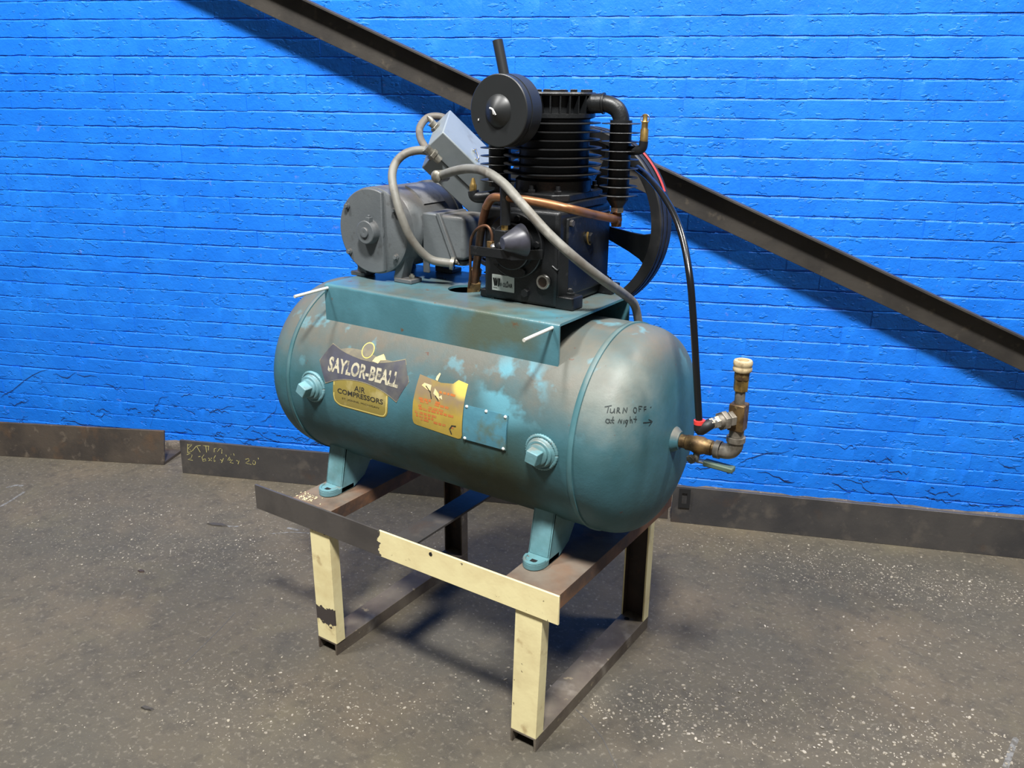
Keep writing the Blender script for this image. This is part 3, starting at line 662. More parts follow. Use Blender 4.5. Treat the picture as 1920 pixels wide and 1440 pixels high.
# ------------------------------------------------------------------ angle irons lying along the wall
def angle_iron(name, s0, o0, s1, o1, lean, matn, label, end_skew=0.0, H=0.152, T=0.0127):
    """vertical leg in front (offset o from the wall), horizontal leg on the floor towards the wall"""
    mb = MB()
    prof = [(0, 0), (lean, H), (lean + T, H), (T, T), (0.150, T), (0.150, 0)]   # (depth towards wall, height)
    vs = []
    for s, o in ((s0, o0), (s1, o1)):
        for d, z in prof: vs.append(wp(s - end_skew * 0, o - d, z))
    n = len(prof)
    fs = [tuple(range(n)), tuple(reversed(range(n, 2 * n)))] + [(i, n + i, n + (i + 1) % n, (i + 1) % n) for i in range(n)]
    mb.add(vs, fs)
    return tag(part(name, mb, matn, None, 0.0015, 30), label, 'angle iron', None, 'steel angles laid along the foot of the wall')
a1 = angle_iron('angle_iron', -3.9, 0.335, -1.905, 0.178, 0.028, 'steel_rusty', 'rusty brown steel angle on the floor at the left end of the wall')
a2 = angle_iron('angle_iron', -1.780, 0.2357, 0.30, 0.232, 0.006, 'steel', 'dark steel angle with yellow chalk writing lying behind the stand')
a3 = angle_iron('angle_iron', 0.312, 0.252, 2.75, 0.302, 0.006, 'steel', 'dark grey steel angle along the wall right of the compressor')
for rows in (CHALK[:9], CHALK[9:]):
    mb = MB()
    for st in rows:
        if len(st) == 2: st = [st[0], ((st[0][0] + st[1][0]) / 2, (st[0][1] + st[1][1]) / 2), st[1]]
        stroke(mb, [wp(s, 0.2355 - 0.006 * z / 0.152, z) for s, z in st], 0.0028, 0.0007, lambda p: -WN)
    tag(part('chalk_writing', mb, 'chalk', a2, 0, 0, fix=False), 'yellow chalk lettering', None, 'stuff')
# slotted black tab on the end of the right angle
mb = MB()
def tabface(s, z, d): return wp(s, 0.254 + d, z)
sx0, sx1, z0, z1 = 0.336, 0.379, 0.068, 0.148
mb.prism([(sx0, z0), (sx0 + 0.012, z0), (sx0 + 0.012, z1), (sx0, z1)], tabface, 0.0, 0.004)
mb.prism([(sx1 - 0.012, z0), (sx1, z0), (sx1, z1), (sx1 - 0.012, z1)], tabface, 0.0, 0.004)
mb.prism([(sx0 + 0.012, z0), (sx1 - 0.012, z0), (sx1 - 0.012, z0 + 0.018), (sx0 + 0.012, z0 + 0.018)], tabface, 0.0, 0.004)
mb.prism([(sx0 + 0.012, z1 - 0.018), (sx1 - 0.012, z1 - 0.018), (sx1 - 0.012, z1), (sx0 + 0.012, z1)], tabface, 0.0, 0.004)
tag(part('slotted_tab', mb, 'hole', a3, 0, 0), 'black tab with an upright slot')

# ------------------------------------------------------------------ diagonal steel angle on the wall
mb = MB()
def beam_pt(s, off, up):
    # centre line of the lower front edge: measured at two places
    s_a, z_a = -1.400, 1.893; s_b, z_b = 1.506, 0.652
    k = (z_b - z_a) / (s_b - s_a); L = sqrt(1 + k * k)
    # 'up' is measured square to the member
    return wp(s - up * k / L, off, z_a + k * (s - s_a) + up / L)
BO = 0.097
prof = [(BO, 0.0), (BO, 0.102), (BO + 0.050, 0.102), (BO + 0.050, 0.110), (BO - 0.008, 0.110), (BO - 0.008, 0.0)]
vs = []
for s in (-2.6, 2.4):
    for off, up in prof: vs.append(beam_pt(s, off, up))
n = len(prof)
mb.add(vs, [tuple(range(n)), tuple(reversed(range(n, 2 * n)))] + [(i, n + i, n + (i + 1) % n, (i + 1) % n) for i in range(n)])
beam = part('diagonal_beam', mb, 'beam', None, 0.0012, 30)
tag(beam, 'long dark steel angle running diagonally down across the blue wall', 'steel beam')
for s in (-2.2, -0.55, 1.9):
    part('standoff', MB().cyl(beam_pt(s, -0.03, 0.05), beam_pt(s, BO - 0.005, 0.05), 0.012, n=10), 'beam', beam, 0, 35)

# ------------------------------------------------------------------ the stand
H = 0.4785
stand = thing('steel_stand', (-0.4, 0.32, 0), 'low welded steel stand with chipped cream paint carrying the compressor', 'stand')
mb = MB().box((-0.990, -0.0062, H - 0.0766), (0.053, -0.0004, H + 0.001))
fr = part('front_rail', mb, 'rail_front', stand, 0.0008)
fr['label'] = 'flat front rail, cream on the right and bare dark steel on the left'
mb = MB().cyl((-0.326, -0.0068, 0.466), (-0.326, -0.004, 0.466), 0.0055, n=12)
part('bolt_hole', mb, 'hole', fr)
def channel_y(x0, x1, z1, h, y0, y1, t=0.006, xs=0.0):
    """channel running along Y, web on top, flanges down"""
    mb = MB()
    mb.prism([(x0, z1), (x1, z1), (x1, z1 - h), (x1 - t, z1 - h), (x1 - t * 1.2, z1 - t), (x0 + t * 1.2, z1 - t), (x0 + t, z1 - h), (x0, z1 - h)],
             lambda a, b, d: (a + xs * (1 - d / 0.65), d, b), y0, y1)
    return mb
part('top_rail', channel_y(-0.835, -0.685, H, 0.040, 0.0, 0.645), 'rust', stand, 0.001)
part('top_rail', channel_y(-0.100, 0.050, H, 0.040, 0.0, 0.645), 'rust', stand, 0.001)
part('base_rail', channel_y(-0.7735, -0.6975, 0.0395, 0.0395, 0.0, 0.649, 0.006), 'rust_base', stand, 0.001)
part('base_rail', channel_y(-0.0760, 0.0, 0.0395, 0.0395, 0.0, 0.649, 0.006, -0.005), 'rust_base', stand, 0.001)
mb = MB().cyl((-0.05, 0.60, 0.039), (-0.05, 0.60, 0.0405), 0.008, n=14)
part('bolt_hole', mb, 'hole', stand)
mb = MB().box((-0.460, 0.0, 0.463), (-0.388, 0.645, 0.470))
part('cross_bar', mb, 'steel', stand, 0.0008)
mb = MB().box((-0.835, 0.645, H - 0.076), (-0.03, 0.651, H))
part('rear_rail', mb, 'dark_brown', stand, 0.0008)
def leg(x0, x1, front, z0, z1, matn, lean=(0, 0), inner=None):
    mb = MB(); t = 0.005; fl = 0.0353
    if front: prof = [(x0, 0.0002), (x1, 0.0002), (x1, fl), (x1 - t, fl), (x1 - t, t), (x0 + t, t), (x0 + t, fl), (x0, fl)]
    else:
        y1 = 0.649
        prof = [(x0, y1 - fl), (x0 + t, y1 - fl), (x0 + t, y1 - t), (x1 - t, y1 - t), (x1 - t, y1 - fl), (x1, y1 - fl), (x1, y1), (x0, y1)]
    mb.prism(prof, lambda a, b, d: (a + lean[0] + (lean[1] - lean[0]) * (d - z0) / (z1 - z0), b, d), z0, z1)
    if inner:  # faces inside the rear leg channels get the darker brown
        for i, f in enumerate(mb.f):
            c = sum((mb.v[k] for k in f), Vector()) / len(f)
            if (not front) and x0 + 0.003 < c.x < x1 - 0.003 and c.y < 0.6475: mb.m[i] = 1
    return part('leg', mb, [matn] + ([inner] if inner else []), stand, 0.0008)
leg(-0.7735, -0.6975, True, 0.0395, H - 0.006, 'cream_leg_left', (0.002, -0.001))
leg(-0.0760, 0.0, True, 0.0395, H - 0.006, 'cream', (-0.0045, 0.008))
leg(-0.7735, -0.6975, False, 0.0395, H - 0.006, 'rust_base', (0, 0), 'dark_brown')
leg(-0.0760, 0.0, False, 0.0395, H - 0.006, 'cream', (0, 0), 'dark_brown')
# crumbs of cream paint on the left rail
mb = MB(); rnd = random.Random(21)
for _ in range(70):
    flakes(mb, rnd, rnd.gauss(-0.80, 0.018), rnd.uniform(0.006, 0.045), H + 0.0006, 0.0034 * rnd.uniform(0.5, 1.2))
tag(part('paint_crumbs', mb, 'crumb', None, 0, 0, fix=False), 'cream paint crumbs heaped on the rail by the left tank foot', 'debris', 'stuff')

# ------------------------------------------------------------------ the compressor
comp = thing('air_compressor', (-0.4, 0.30, H), 'teal tank-mounted reciprocating air compressor with grey motor and black pump', 'compressor')
YC, ZC, RT, X1, X2, HB, HN = 0.30, 0.80, 0.2595, -0.860, 0.0446, 0.1375, 3.0
def tp(x, th, off=0.0):
    t = radians(th)
    return Vector((x, YC - (RT + off) * cos(t), ZC + (RT + off) * sin(t)))
def arc(v):            # length up the shell -> degrees
    return math.degrees(v / RT)
prof = []
NH = 22
for k in range(NH + 1):
    ph = pi / 2 * (1 - k / NH)
    prof.append((X1 - HB * sin(ph) ** (2 / HN), max(RT * cos(ph) ** (2 / HN), 0.0005)))
for k in range(1, 13): prof.append((X1 + (X2 - X1) * k / 13, RT))
for k in range(NH + 1):
    ph = pi / 2 * k / NH
    prof.append((X2 + HB * sin(ph) ** (2 / HN), max(RT * cos(ph) ** (2 / HN), 0.0005)))
mb = MB().lathe(prof, (0, YC, ZC), (1, 0, 0), 112)
tank = part('tank', mb, 'tank', comp, 0, 60)
tank['label'] = 'horizontal teal receiver tank with dished ends'
for xs in (X1, X2):
    mb = MB().lathe([(-0.0110, RT - 0.002), (-0.0095, RT + 0.0012), (-0.002, RT + 0.0034), (0.0050, RT + 0.0034), (0.0056, RT - 0.002)], (xs, YC, ZC), (1, 0, 0), 112, False)
    part('weld_seam', mb, 'seam', tank, 0, 60)

# tank feet
def tank_foot(x0, x1, sgn):
    Y = lambda y: y if sgn > 0 else 2 * YC - y
    ft = MB(); t = 0.006
    # slanted front plate
    ft.prism([(0.123, 0.612), (0.098, 0.497), (0.104, 0.497), (0.131, 0.612)], lambda a, b, d: (d, Y(a), b), x0, x1)
    # side gussets
    for xa in (x0, x1 - t):
        ft.prism([(0.123, 0.612), (0.098, 0.497), (0.094, H + 0.001), (0.145, H + 0.001), (0.196, 0.503), (0.238, 0.560), (0.16, 0.60)], lambda a, b, d: (d, Y(a), b), xa, xa + t)
    o = part('tank_foot', ft, 'foot', tank, 0.002)
    # rounded toe with a slot
    pad = MB(); xc = (x0 + x1) / 2; hw = (x1 - x0) / 2
    out = [(x1, 0.150)] + [(xc + hw * cos(a), 0.086 - 0.036 * sin(a)) for a in [pi * k / 12 for k in range(13)]] + [(x0, 0.150)]
    pad.prism(out, lambda a, b, d: (a, Y(b), d), H + 0.0003, H + 0.019)
    part('foot_pad', pad, 'foot', o, 0.003)
    rim = MB()
    rim.tube([(xc + (hw - 0.004) * cos(a), Y(0.086 - 0.032 * sin(a)), H + 0.0190) for a in [pi * k / 12 for k in range(13)]], 0.0042, 8, 1, False)
    part('pad_rim', rim, 'foot', o, 0)
    sl = MB().box((xc - 0.004, min(Y(0.064), Y(0.076)), H + 0.0180), (xc + 0.012, max(Y(0.064), Y(0.076)), H + 0.0198))
    part('bolt_slot', sl, 'hole', o, 0)
for x0, x1 in ((-0.800, -0.737), (-0.099, -0.038)):
    tank_foot(x0, x1, 1); tank_foot(x0, x1, -1)

# threaded bungs with square head plugs in the shell
def bung(x, z, roll):
    c = (x, YC - sqrt(RT ** 2 - (z - ZC) ** 2) + 0.004, z)
    b = MB().lathe([(-0.002, 0.040), (0.006, 0.040), (0.012, 0.034), (0.013, 0.033), (0.019, 0.033), (0.021, 0.031), (0.021, 0.026), (0.016, 0.026)], c, (0, -1, 0), 36, False)
    o = part('bung', b, 'foot', tank, 0, 40)
    rr = random.Random(int(x * 999))
    w = MB().tube([(c[0] + 0.0395 * cos(a), c[1] - 0.004 - 0.003 * abs(sin(a)), c[2] + 0.0395 * sin(a)) for a in [2 * pi * k / 80 for k in range(81)]],
                  lambda t: 0.0036 + 0.0014 * abs(sin(t * 80 * pi / 2.0)) + rr.uniform(0, 0.0004), 8, 1, False)
    part('weld_bead', w, 'foot', o, 0, 70)
    p = MB().lathe([(0.010, 0.0255), (0.026, 0.0255), (0.028, 0.023), (0.028, 0.0005)], c, (0, -1, 0), 32, False)
    part('plug', p, 'foot', o, 0, 40)
    r = Matrix.Rotation(radians(roll), 3, 'Y')
    q = MB(); s = 0.0165
    base = Vector((c[0], c[1] - 0.026, c[2]))
    vs = [base + r @ Vector((sx * s, 0, sz * s)) for sx, sz in ((-1, -1), (1, -1), (1, 1), (-1, 1))] + \
         [base + r @ Vector((sx * s * 0.9, -0.026, sz * s * 0.9)) for sx, sz in ((-1, -1), (1, -1), (1, 1), (-1, 1))]
    q.add(vs, [(0, 1, 2, 3), (7, 6, 5, 4), (0, 4, 5, 1), (1, 5, 6, 2), (2, 6, 7, 3), (3, 7, 4, 0)])
    part('square_head', q, 'foot', o, 0.002)
bung(-0.762, 0.818, 28)
bung(-0.030, 0.806, 12)

# ---- printed decals on the shell (thin sheets following the curve)
def shell_poly(mb, poly, off, step=2.0):
    """flat polygon (x, degrees) cut into strips so it follows the shell"""
    bm = bmesh.new()
    vs = [bm.verts.new((x, th, 0)) for x, th in poly]
    bm.faces.new(vs)
    t = math.floor(min(p[1] for p in poly) / step) * step
    while t < max(p[1] for p in poly):
        bmesh.ops.bisect_plane(bm, geom=bm.verts[:] + bm.edges[:] + bm.faces[:], plane_co=(0, t, 0), plane_no=(0, 1, 0))
        t += step
    bmesh.ops.triangulate(bm, faces=bm.faces)
    bm.verts.index_update()
    mb.add([tp(v.co.x, v.co.y, off) for v in bm.verts], [tuple(v.index for v in f.verts) for f in bm.faces])
    bm.free()
def smooth_pts(ctrl, res=6):
    return [(p.x, p.y) for p in spline([(a, b, 0) for a, b in ctrl], res)]
sheet = lambda off: (lambda x, y: tp(x, y, off))
# maker decal: dark bow-tie banner over a gold panel
mb = MB()
mb.mi = 4; shell_poly(mb, smooth_pts([(-0.690, 29.5), (-0.655, 31.5), (-0.61, 32.0)]) + smooth_pts([(-0.55, 30.0), (-0.50, 29.6), (-0.466, 32.0)]) + [(-0.50, 29.0), (-0.56, 26.0), (-0.615, 26.2), (-0.66, 28.0)], 0.0004)
mb.mi = 1; shell_poly(mb, [(-0.688, 12.0), (-0.688, 2.2)] + smooth_pts([(-0.688, 2.2), (-0.684, -1.4), (-0.668, -3.6), (-0.655, -4.0)], 4)[1:] + smooth_pts([(-0.520, -4.0), (-0.505, -3.2), (-0.496, -0.6), (-0.494, 3.0)], 4) + [(-0.494, 11.0), (-0.53, 14.0), (-0.6, 14.8)], 0.0005)
bt_top = smooth_pts([(-0.716, 32.0), (-0.68, 29.4), (-0.64, 27.6), (-0.59, 26.6), (-0.54, 27.2), (-0.50, 29.4), (-0.463, 32.2)], 5)
bt_bot = smooth_pts([(-0.466, 7.6), (-0.50, 10.8), (-0.54, 13.0), (-0.59, 14.0), (-0.64, 13.2), (-0.68, 11.2), (-0.716, 8.0)], 5)
band = bt_top + [(-0.434, 20.4)] + bt_bot + [(-0.747, 20.6)]
mb.mi = 0; shell_poly(mb, band, 0.0008)
def outline(mb, pts, w, off, closed=True):
    P = pts + ([pts[0]] if closed else [])
    for (a, b) in zip(P[:-1], P[1:]):
        d = Vector((b[0] - a[0], (b[1] - a[1]) * RT * pi / 180)); L = d.length
        if L < 1e-6: continue
        nx, ny = -d.y / L * w / 2, d.x / L * w / 2
        vs = []
        for q, e in ((a, -1), (b, 1)):
            ex, ey = d.x / L * w * 0.4 * e, d.y / L * w * 0.4 * e
            vs += [tp(q[0] + nx + ex, q[1] + arc(ny + ey), off), tp(q[0] - nx + ex, q[1] - arc(ny - ey), off)]
        mb.add(vs, [(0, 1, 3, 2)])
mb.mi = 4; outline(mb, band, 0.0022, 0.0011)
mb.mi = 2; outline(mb, [(-0.6845, 10.0), (-0.6845, 2.0)] + smooth_pts([(-0.6845, 2.0), (-0.680, -1.0), (-0.666, -2.8), (-0.654, -3.2)], 4)[1:] + smooth_pts([(-0.522, -3.2), (-0.509, -2.6), (-0.5005, -0.2), (-0.499, 3.0)], 4) + [(-0.4985, 9.4)], 0.0030, 0.0010, False)
# circle emblem with a torn pale patch beside it
mb.mi = 2; shell_poly(mb, [(-0.591 + 0.021 * cos(a), 32.6 + arc(0.0225 * sin(a))) for a in [2 * pi * k / 24 for k in range(24)]], 0.0009)
mb.mi = 4; shell_poly(mb, [(-0.591 + 0.018 * cos(a), 32.6 + arc(0.0195 * sin(a))) for a in [2 * pi * k / 24 for k in range(24)]], 0.0012)
mb.mi = 5; shell_poly(mb, [(-0.566, 27.0), (-0.545, 26.4), (-0.540, 28.4), (-0.522, 29.2), (-0.528, 30.8), (-0.536, 32.4), (-0.548, 31.0), (-0.560, 29.4)], 0.0013)
# lettering, tall in the middle of each half like the arched original
def arched(u, w, X, Y):
    c = (u - 0.5) * 2
    lo = 15.3 + 0.5 * (1 - c * c); hi = 24.4 - 0.2 * (1 - c * c)
    return X, lo + (hi - lo) * w
mb.mi = 3; fit_text(mb, 'SAYLOR-BEALL', -0.712, -0.466, 15, 24, sheet(0.0014), 0.034, arched)
mb.mi = 6; fit_text(mb, 'AIR', -0.611, -0.573, 7.7, 11.0, sheet(0.0010), 0.012)
fit_text(mb, 'COMPRESSORS', -0.671, -0.510, 4.0, 7.0, sheet(0.0010), 0.02)
fit_text(mb, 'ST. JOHNS, MICHIGAN', -0.655, -0.524, 0.6, 1.9, sheet(0.0010), 0.0)
part('maker_decal', mb, ['decal_dark', 'decal_gold', 'decal_edge', 'decal_cream', 'decal_tan', 'decal_pale', 'decal_ink'], tank, 0, 60, fix=False)['label'] = 'faded dark bow-tie and gold maker decal with cream lettering'

# yellow warning sticker with worn orange print
mb = MB()
mb.mi = 0; shell_poly(mb, [(-0.405, 26.0), (-0.412, 10.0), (-0.412, 0.5)] + smooth_pts([(-0.412, 0.5), (-0.408, -1.9), (-0.398, -2.6)], 3)[1:] + [(-0.270, -4.2), (-0.261, -3.6), (-0.257, -1.5), (-0.257, 26.6), (-0.287, 27.6), (-0.300, 25.0), (-0.335, 24.0), (-0.37, 25.0)], 0.0006)
rnd = random.Random(4)
mb.mi = 1
for y, xa, xb in ((18.4, -0.335, -0.29), (12.4, -0.395, -0.335), (11.0, -0.39, -0.30), (8.6, -0.395, -0.33), (7.0, -0.392, -0.29), (4.4, -0.404, -0.35), (2.6, -0.40, -0.31), (0.9, -0.385, -0.28)):
    x = xa
    while x < xb:
        w = rnd.uniform(0.006, 0.016)
        if rnd.random() < 0.85: shell_poly(mb, [(x, y), (x + w, y - 0.05), (x + w, y + 1.25), (x, y + 1.3)], 0.0009)
        x += w + 0.003
mb.mi = 2
for poly in ([(-0.392, 20.3), (-0.372, 18.6), (-0.362, 18.4), (-0.362, 21.6), (-0.385, 22.0)], [(-0.352, 17.4), (-0.330, 14.6), (-0.336, 18.0), (-0.350, 20.4)], [(-0.354, 25.0), (-0.347, 24.4), (-0.343, 28.6), (-0.347, 29.2), (-0.353, 27.0)], [(-0.335, 16.2), (-0.322, 15.2), (-0.326, 17.6)]):
    shell_poly(mb, poly, 0.0013)
mb.mi = 3
outline(mb, [(-0.289, -2.2), (-0.294, 0.2), (-0.287, 2.4), (-0.276, 2.7)], 0.0035, 0.0012, False)
outline(mb, [(-0.378, 20.4), (-0.362, 17.8), (-0.356, 14.6)], 0.0026, 0.0015, False)
outline(mb, [(-0.344, 16.4), (-0.334, 14.2)], 0.0026, 0.0015, False)
part('warning_sticker', mb, ['warn_yellow', 'warn_orange', 'decal_pale', 'decal_ink'], tank, 0, 60, fix=False)['label'] = 'torn yellow warning sticker with worn orange print'

# painted-over data plate with pale rivets
def thick_shell(mb, x0, x1, t0, t1, off):
    n = 8; vs = []; fs = []
    for k in range(n + 1):
        t = t0 + (t1 - t0) * k / n
        for x in (x0, x1): vs += [tp(x, t, off), tp(x, t, -0.001)]
    for k in range(n):
        a = 4 * k
        fs += [(a, a + 2, a + 6, a + 4), (a + 1, a, a + 4, a + 5), (a + 2, a + 3, a + 7, a + 6)]
    fs += [(0, 1, 3, 2), (4 * n, 4 * n + 2, 4 * n + 3, 4 * n + 1)]
    mb.add(vs, fs)
mb = MB(); thick_shell(mb, -0.2525, -0.1275, -3.0, 15.6, 0.0035)
pp = part('data_plate', mb, 'paint_plate', tank, 0, 30)
for x, t in ((-0.246, 15.0), (-0.189, 15.0), (-0.134, 14.6), (-0.246, -2.3), (-0.134, -2.4)):
    a = radians(t); nrm = Vector((0, -cos(a), sin(a)))
    part('rivet', MB().lathe([(0, 0.0042), (0.002, 0.0036), (0.003, 0.0008)], tp(x, t, 0.0034), nrm, 10), 'paint_edge', pp, 0, 60)

# felt-pen writing on the near head
def head_n(p):
    q = Vector(((abs(p.x - X2) / HB) ** (HN - 1) / HB, 0, 0)); d = Vector((0, p.y - YC, p.z - ZC)); r = d.length
    return (q + d / r * (r / RT) ** (HN - 1) / RT).normalized()
def head_pt(p):
    p = Vector(p)
    for _ in range(4):
        x = max(p.x - X2, 0); r = Vector((0, p.y - YC, p.z - ZC)).length
        v = (x / HB) ** HN + (r / RT) ** HN - 1
        g = Vector((HN * (x / HB) ** (HN - 1) / HB, 0, 0)) + Vector((0, p.y - YC, p.z - ZC)) / r * HN * (r / RT) ** (HN - 1) / RT
        p = p - g * (v / g.length_squared)
    return p
mb = MB()
for st in HAND:
    pts = []
    P = [Vector(p) for p in st]
    for a, b in zip(P[:-1], P[1:]):
        for t in (0, 0.5): pts.append(head_pt(a + (b - a) * t))
    pts.append(head_pt(P[-1]))
    stroke(mb, pts, 0.0021, 0.0008, head_n)
tag(part('pen_writing', mb, 'ink', tank, 0, 0, fix=False), 'felt-pen note TURN OFF at Night with an arrow', None, 'stuff')

# ------------------------------------------------------------------ top plate (folded saddle)
PZ = 1.0865; PX0, PX1, PY0, PY1 = -0.778, -0.040, 0.12, 0.48
bm = bmesh.new()
T = 0.006
def rect_with_hole(z):
    outer = [bm.verts.new(p + (z,)) for p in ((PX0, PY0 + 0.008), (PX1, PY0 + 0.008), (PX1, PY1 - 0.008), (PX0, PY1 - 0.008))]
    inner = [bm.verts.new((-0.430 + 0.047 * cos(a), 0.292 + 0.047 * sin(a), z)) for a in [2 * pi * k / 28 for k in range(28)]]
    es = [bm.edges.new((outer[i], outer[(i + 1) % 4])) for i in range(4)] + [bm.edges.new((inner[i], inner[(i + 1) % 28])) for i in range(28)]
    bmesh.ops.triangle_fill(bm, use_beauty=True, use_dissolve=False, edges=es)
    return outer, inner
oa, ia = rect_with_hole(PZ); ob_, ib = rect_with_hole(PZ - T)
for i in range(28): bm.faces.new((ia[i], ia[(i + 1) % 28], ib[(i + 1) % 28], ib[i]))
for i in (1, 3): bm.faces.new((oa[i], oa[(i + 1) % 4], ob_[(i + 1) % 4], ob_[i]))
bm.verts.index_update()
mb = MB().add([v.co.copy() for v in bm.verts], [tuple(v.index for v in f.verts) for f in bm.faces]); bm.free()
# rounded folds and the two flanges
for sg in (1, -1):
    ye = PY0 if sg > 0 else PY1
    path = [(ye + sg * 0.008, PZ)] + [(ye + sg * 0.008 - sg * 0.008 * sin(a), PZ - 0.008 + 0.008 * cos(a)) for a in [pi / 2 * k / 5 for k in range(1, 6)]] + [(ye, 0.9855)]
    inn = [(ye + sg * T, 0.9855)] + [(ye + sg * 0.008 - sg * 0.002 * sin(a), PZ - 0.008 + 0.002 * cos(a)) for a in [pi / 2 * k / 5 for k in range(5, -1, -1)]]
    poly = path + inn
    mb.prism(poly, lambda a, b, d: (d, a, b), PX0, PX1)
plate = part('top_plate', mb, 'plate', comp, 0, 35)
plate['label'] = 'folded teal mounting plate over the tank'
for x in (-0.766, -0.058):
    mb = MB().cyl((x, 0.125, 1.076), (x, 0.002, 1.074), 0.0042, n=12)
    part('pin', mb, 'rod', plate, 0, 35)['label'] = 'pale bare rod sticking out of the plate'

# ------------------------------------------------------------------ motor (axis along Y)
MX, MZ, MR = -0.694, 1.222, 0.1165
YAX = (0, 1, 0)
mb = MB().lathe([(0.262, MR * 0.97), (0.270, MR), (0.300, MR), (0.302, MR - 0.003), (0.470, MR - 0.003), (0.472, MR), (0.492, MR), (0.500, MR * 0.94), (0.505, 0.05)], (MX, 0, MZ), YAX, 72)
motor = part('motor', mb, 'motor', comp, 0, 40)
motor['label'] = 'grey electric motor'
# end bell: full disc, a step along a chord on the right
mb = MB().lathe([(0.232, MR - 0.006), (0.236, MR), (0.262, MR), (0.264, MR * 0.97)], (MX, 0, MZ), YAX, 72)
eb = part('end_bell', mb, 'motor', motor, 0, 40)
mb = MB(); chord = 0.042
pts = []
a0 = math.acos(chord / (MR - 0.003))
for k in range(41):
    a = a0 + (2 * pi - 2 * a0) * k / 40
    pts.append((MX + (MR - 0.003) * cos(a), MZ + (MR - 0.003) * sin(a)))
mb.prism(pts, lambda a, b, d: (a, d, b), 0.221, 0.234)
part('end_plate', mb, 'motor', eb, 0.003)
mb = MB().lathe([(-0.028, 0.0125), (-0.027, 0.0135), (-0.0235, 0.014), (-0.0235, 0.029), (-0.022, 0.031), (0.0, 0.033), (0.002, 0.044), (0.004, 0.0445)], (MX, 0.221, MZ), YAX, 40, False)
mb.lathe([(-0.0275, 0.0005), (-0.0285, 0.006), (-0.028, 0.0125)], (MX, 0.221, MZ), YAX, 40, False)
part('bearing_boss', mb, 'motor', eb, 0, 35)
mb = MB().box((MX + 0.002, 0.200, MZ + 0.027), (MX + 0.016, 0.214, MZ + 0.040)).cyl((MX + 0.009, 0.207, MZ + 0.038), (MX + 0.009, 0.207, MZ + 0.046), 0.004, n=10)
part('grease_fitting', mb, 'motor', eb, 0.001)
for an in (142, 38, -38, -142):
    a = radians(an); c = (MX + 0.101 * cos(a), 0.0, MZ + 0.101 * sin(a))
    yy = 0.216 if cos(a) < 0 else 0.228
    mb = MB().lathe([(yy, 0.0085), (yy + 0.016, 0.0085)], c, YAX, 18)
    hexnut(mb, (c[0], yy - 0.006, c[2]), YAX, 0.0062, 0.0, 0.007)
    part('through_bolt', mb, 'motor', eb, 0, 30)
# feet
for sg, xo in ((-1, -0.800), (1, -0.578)):
    for ya, yb in ((0.245, 0.292), (0.425, 0.472)):
        mb = MB()
        xi = MX + sg * 0.055
        mb.box((min(xo, xi), ya, PZ + 0.0004), (max(xo, xi), yb, PZ + 0.012))
        mb.prism([(MX + sg * 0.050, PZ + 0.010), (MX + sg * 0.078, PZ + 0.010), (MX + sg * 0.100, PZ + 0.085), (MX + sg * 0.070, PZ + 0.075)], lambda a, b, d: (a, d, b), ya + 0.004, yb - 0.004)
        f = part('motor_foot', mb, 'motor', motor, 0.002)
        mb = MB(); xb = xo - sg * 0.016
        mb.cyl((xb, (ya + yb) / 2, PZ + 0.011), (xb, (ya + yb) / 2, PZ + 0.024), 0.0045, n=10)
        hexnut(mb, (xb, (ya + yb) / 2, PZ + 0.012), (0, 0, 1), 0.0085, 0.0, 0.008)
        part('foot_bolt', mb, 'zinc', f, 0, 30)
# nameplate on the shoulder
mb = MB()
n = 6; vs = []; fs = []
for k in range(n + 1):
    a = radians(76 - (76 - 36) * k / n)
    for yy in (0.335, 0.425):
        for rr in (MR - 0.004, MR + 0.0012):
            vs.append((MX + rr * cos(a), yy, MZ + rr * sin(a)))
for k in range(n):
    b0 = 4 * k; b1 = b0 + 4
    fs += [(b0 + 1, b0 + 3, b1 + 3, b1 + 1), (b0, b0 + 1, b1 + 1, b1), (b0 + 3, b0 + 2, b1 + 2, b1 + 3)]
fs += [(0, 2, 3, 1), (4 * n, 4 * n + 1, 4 * n + 3, 4 * n + 2)]
mb.add(vs, fs)
part('nameplate', mb, 'nameplate', motor, 0, 30)
# rib on the frame
mb = MB().box((MX + 0.098, 0.318, PZ + 0.02), (MX + 0.118, 0.326, PZ + 0.12))
part('frame_rib', mb, 'motor', motor, 0.002)
# conduit box: diagonal split
bx0, bx1, by0, by1, bz0, bz1 = -0.585, -0.470, 0.300, 0.420, 1.148, 1.272
mb = MB().prism([(bx0, bz0 + 0.01), (bx1 - 0.004, bz0), (-0.531, bz1), (bx0, bz1)], lambda a, b, d: (a, d, b), by0 + 0.006, by1 - 0.006)
cb = part('conduit_box', mb, 'motor', motor, 0.004)
mb = MB().prism([(bx1 - 0.006, bz0 - 0.004), (bx1 + 0.006, bz0 - 0.004), (-0.522, bz1 + 0.003), (-0.534, bz1 + 0.003)], lambda a, b, d: (a, d, b), by0, by1)
part('box_flange', mb, 'motor', cb, 0.001)
mb = MB().prism([(bx1 - 0.002, bz0 + 0.006), (bx1 + 0.028, bz0 + 0.010), (bx1 + 0.028, bz1 - 0.006), (bx1 + 0.018, bz1), (-0.524, bz1)], lambda a, b, d: (a, d, b), by0 + 0.004, by1 - 0.004)
part('box_cover', mb, 'motor', cb, 0.010, 40, 4)
mb = MB().lathe([(0, 0.005), (0.003, 0.005), (0.0045, 0.0025)], (bx1 + 0.006, by0 - 0.002, bz0 + 0.006), (0, -1, 0.2), 14)
part('cover_screw', mb, 'zinc', cb, 0, 40)
mb = MB().cyl((-0.470, 0.335, 1.140), (-0.470, 0.335, 1.152), 0.02, n=20)
part('box_hub', mb, 'motor', cb, 0, 35)
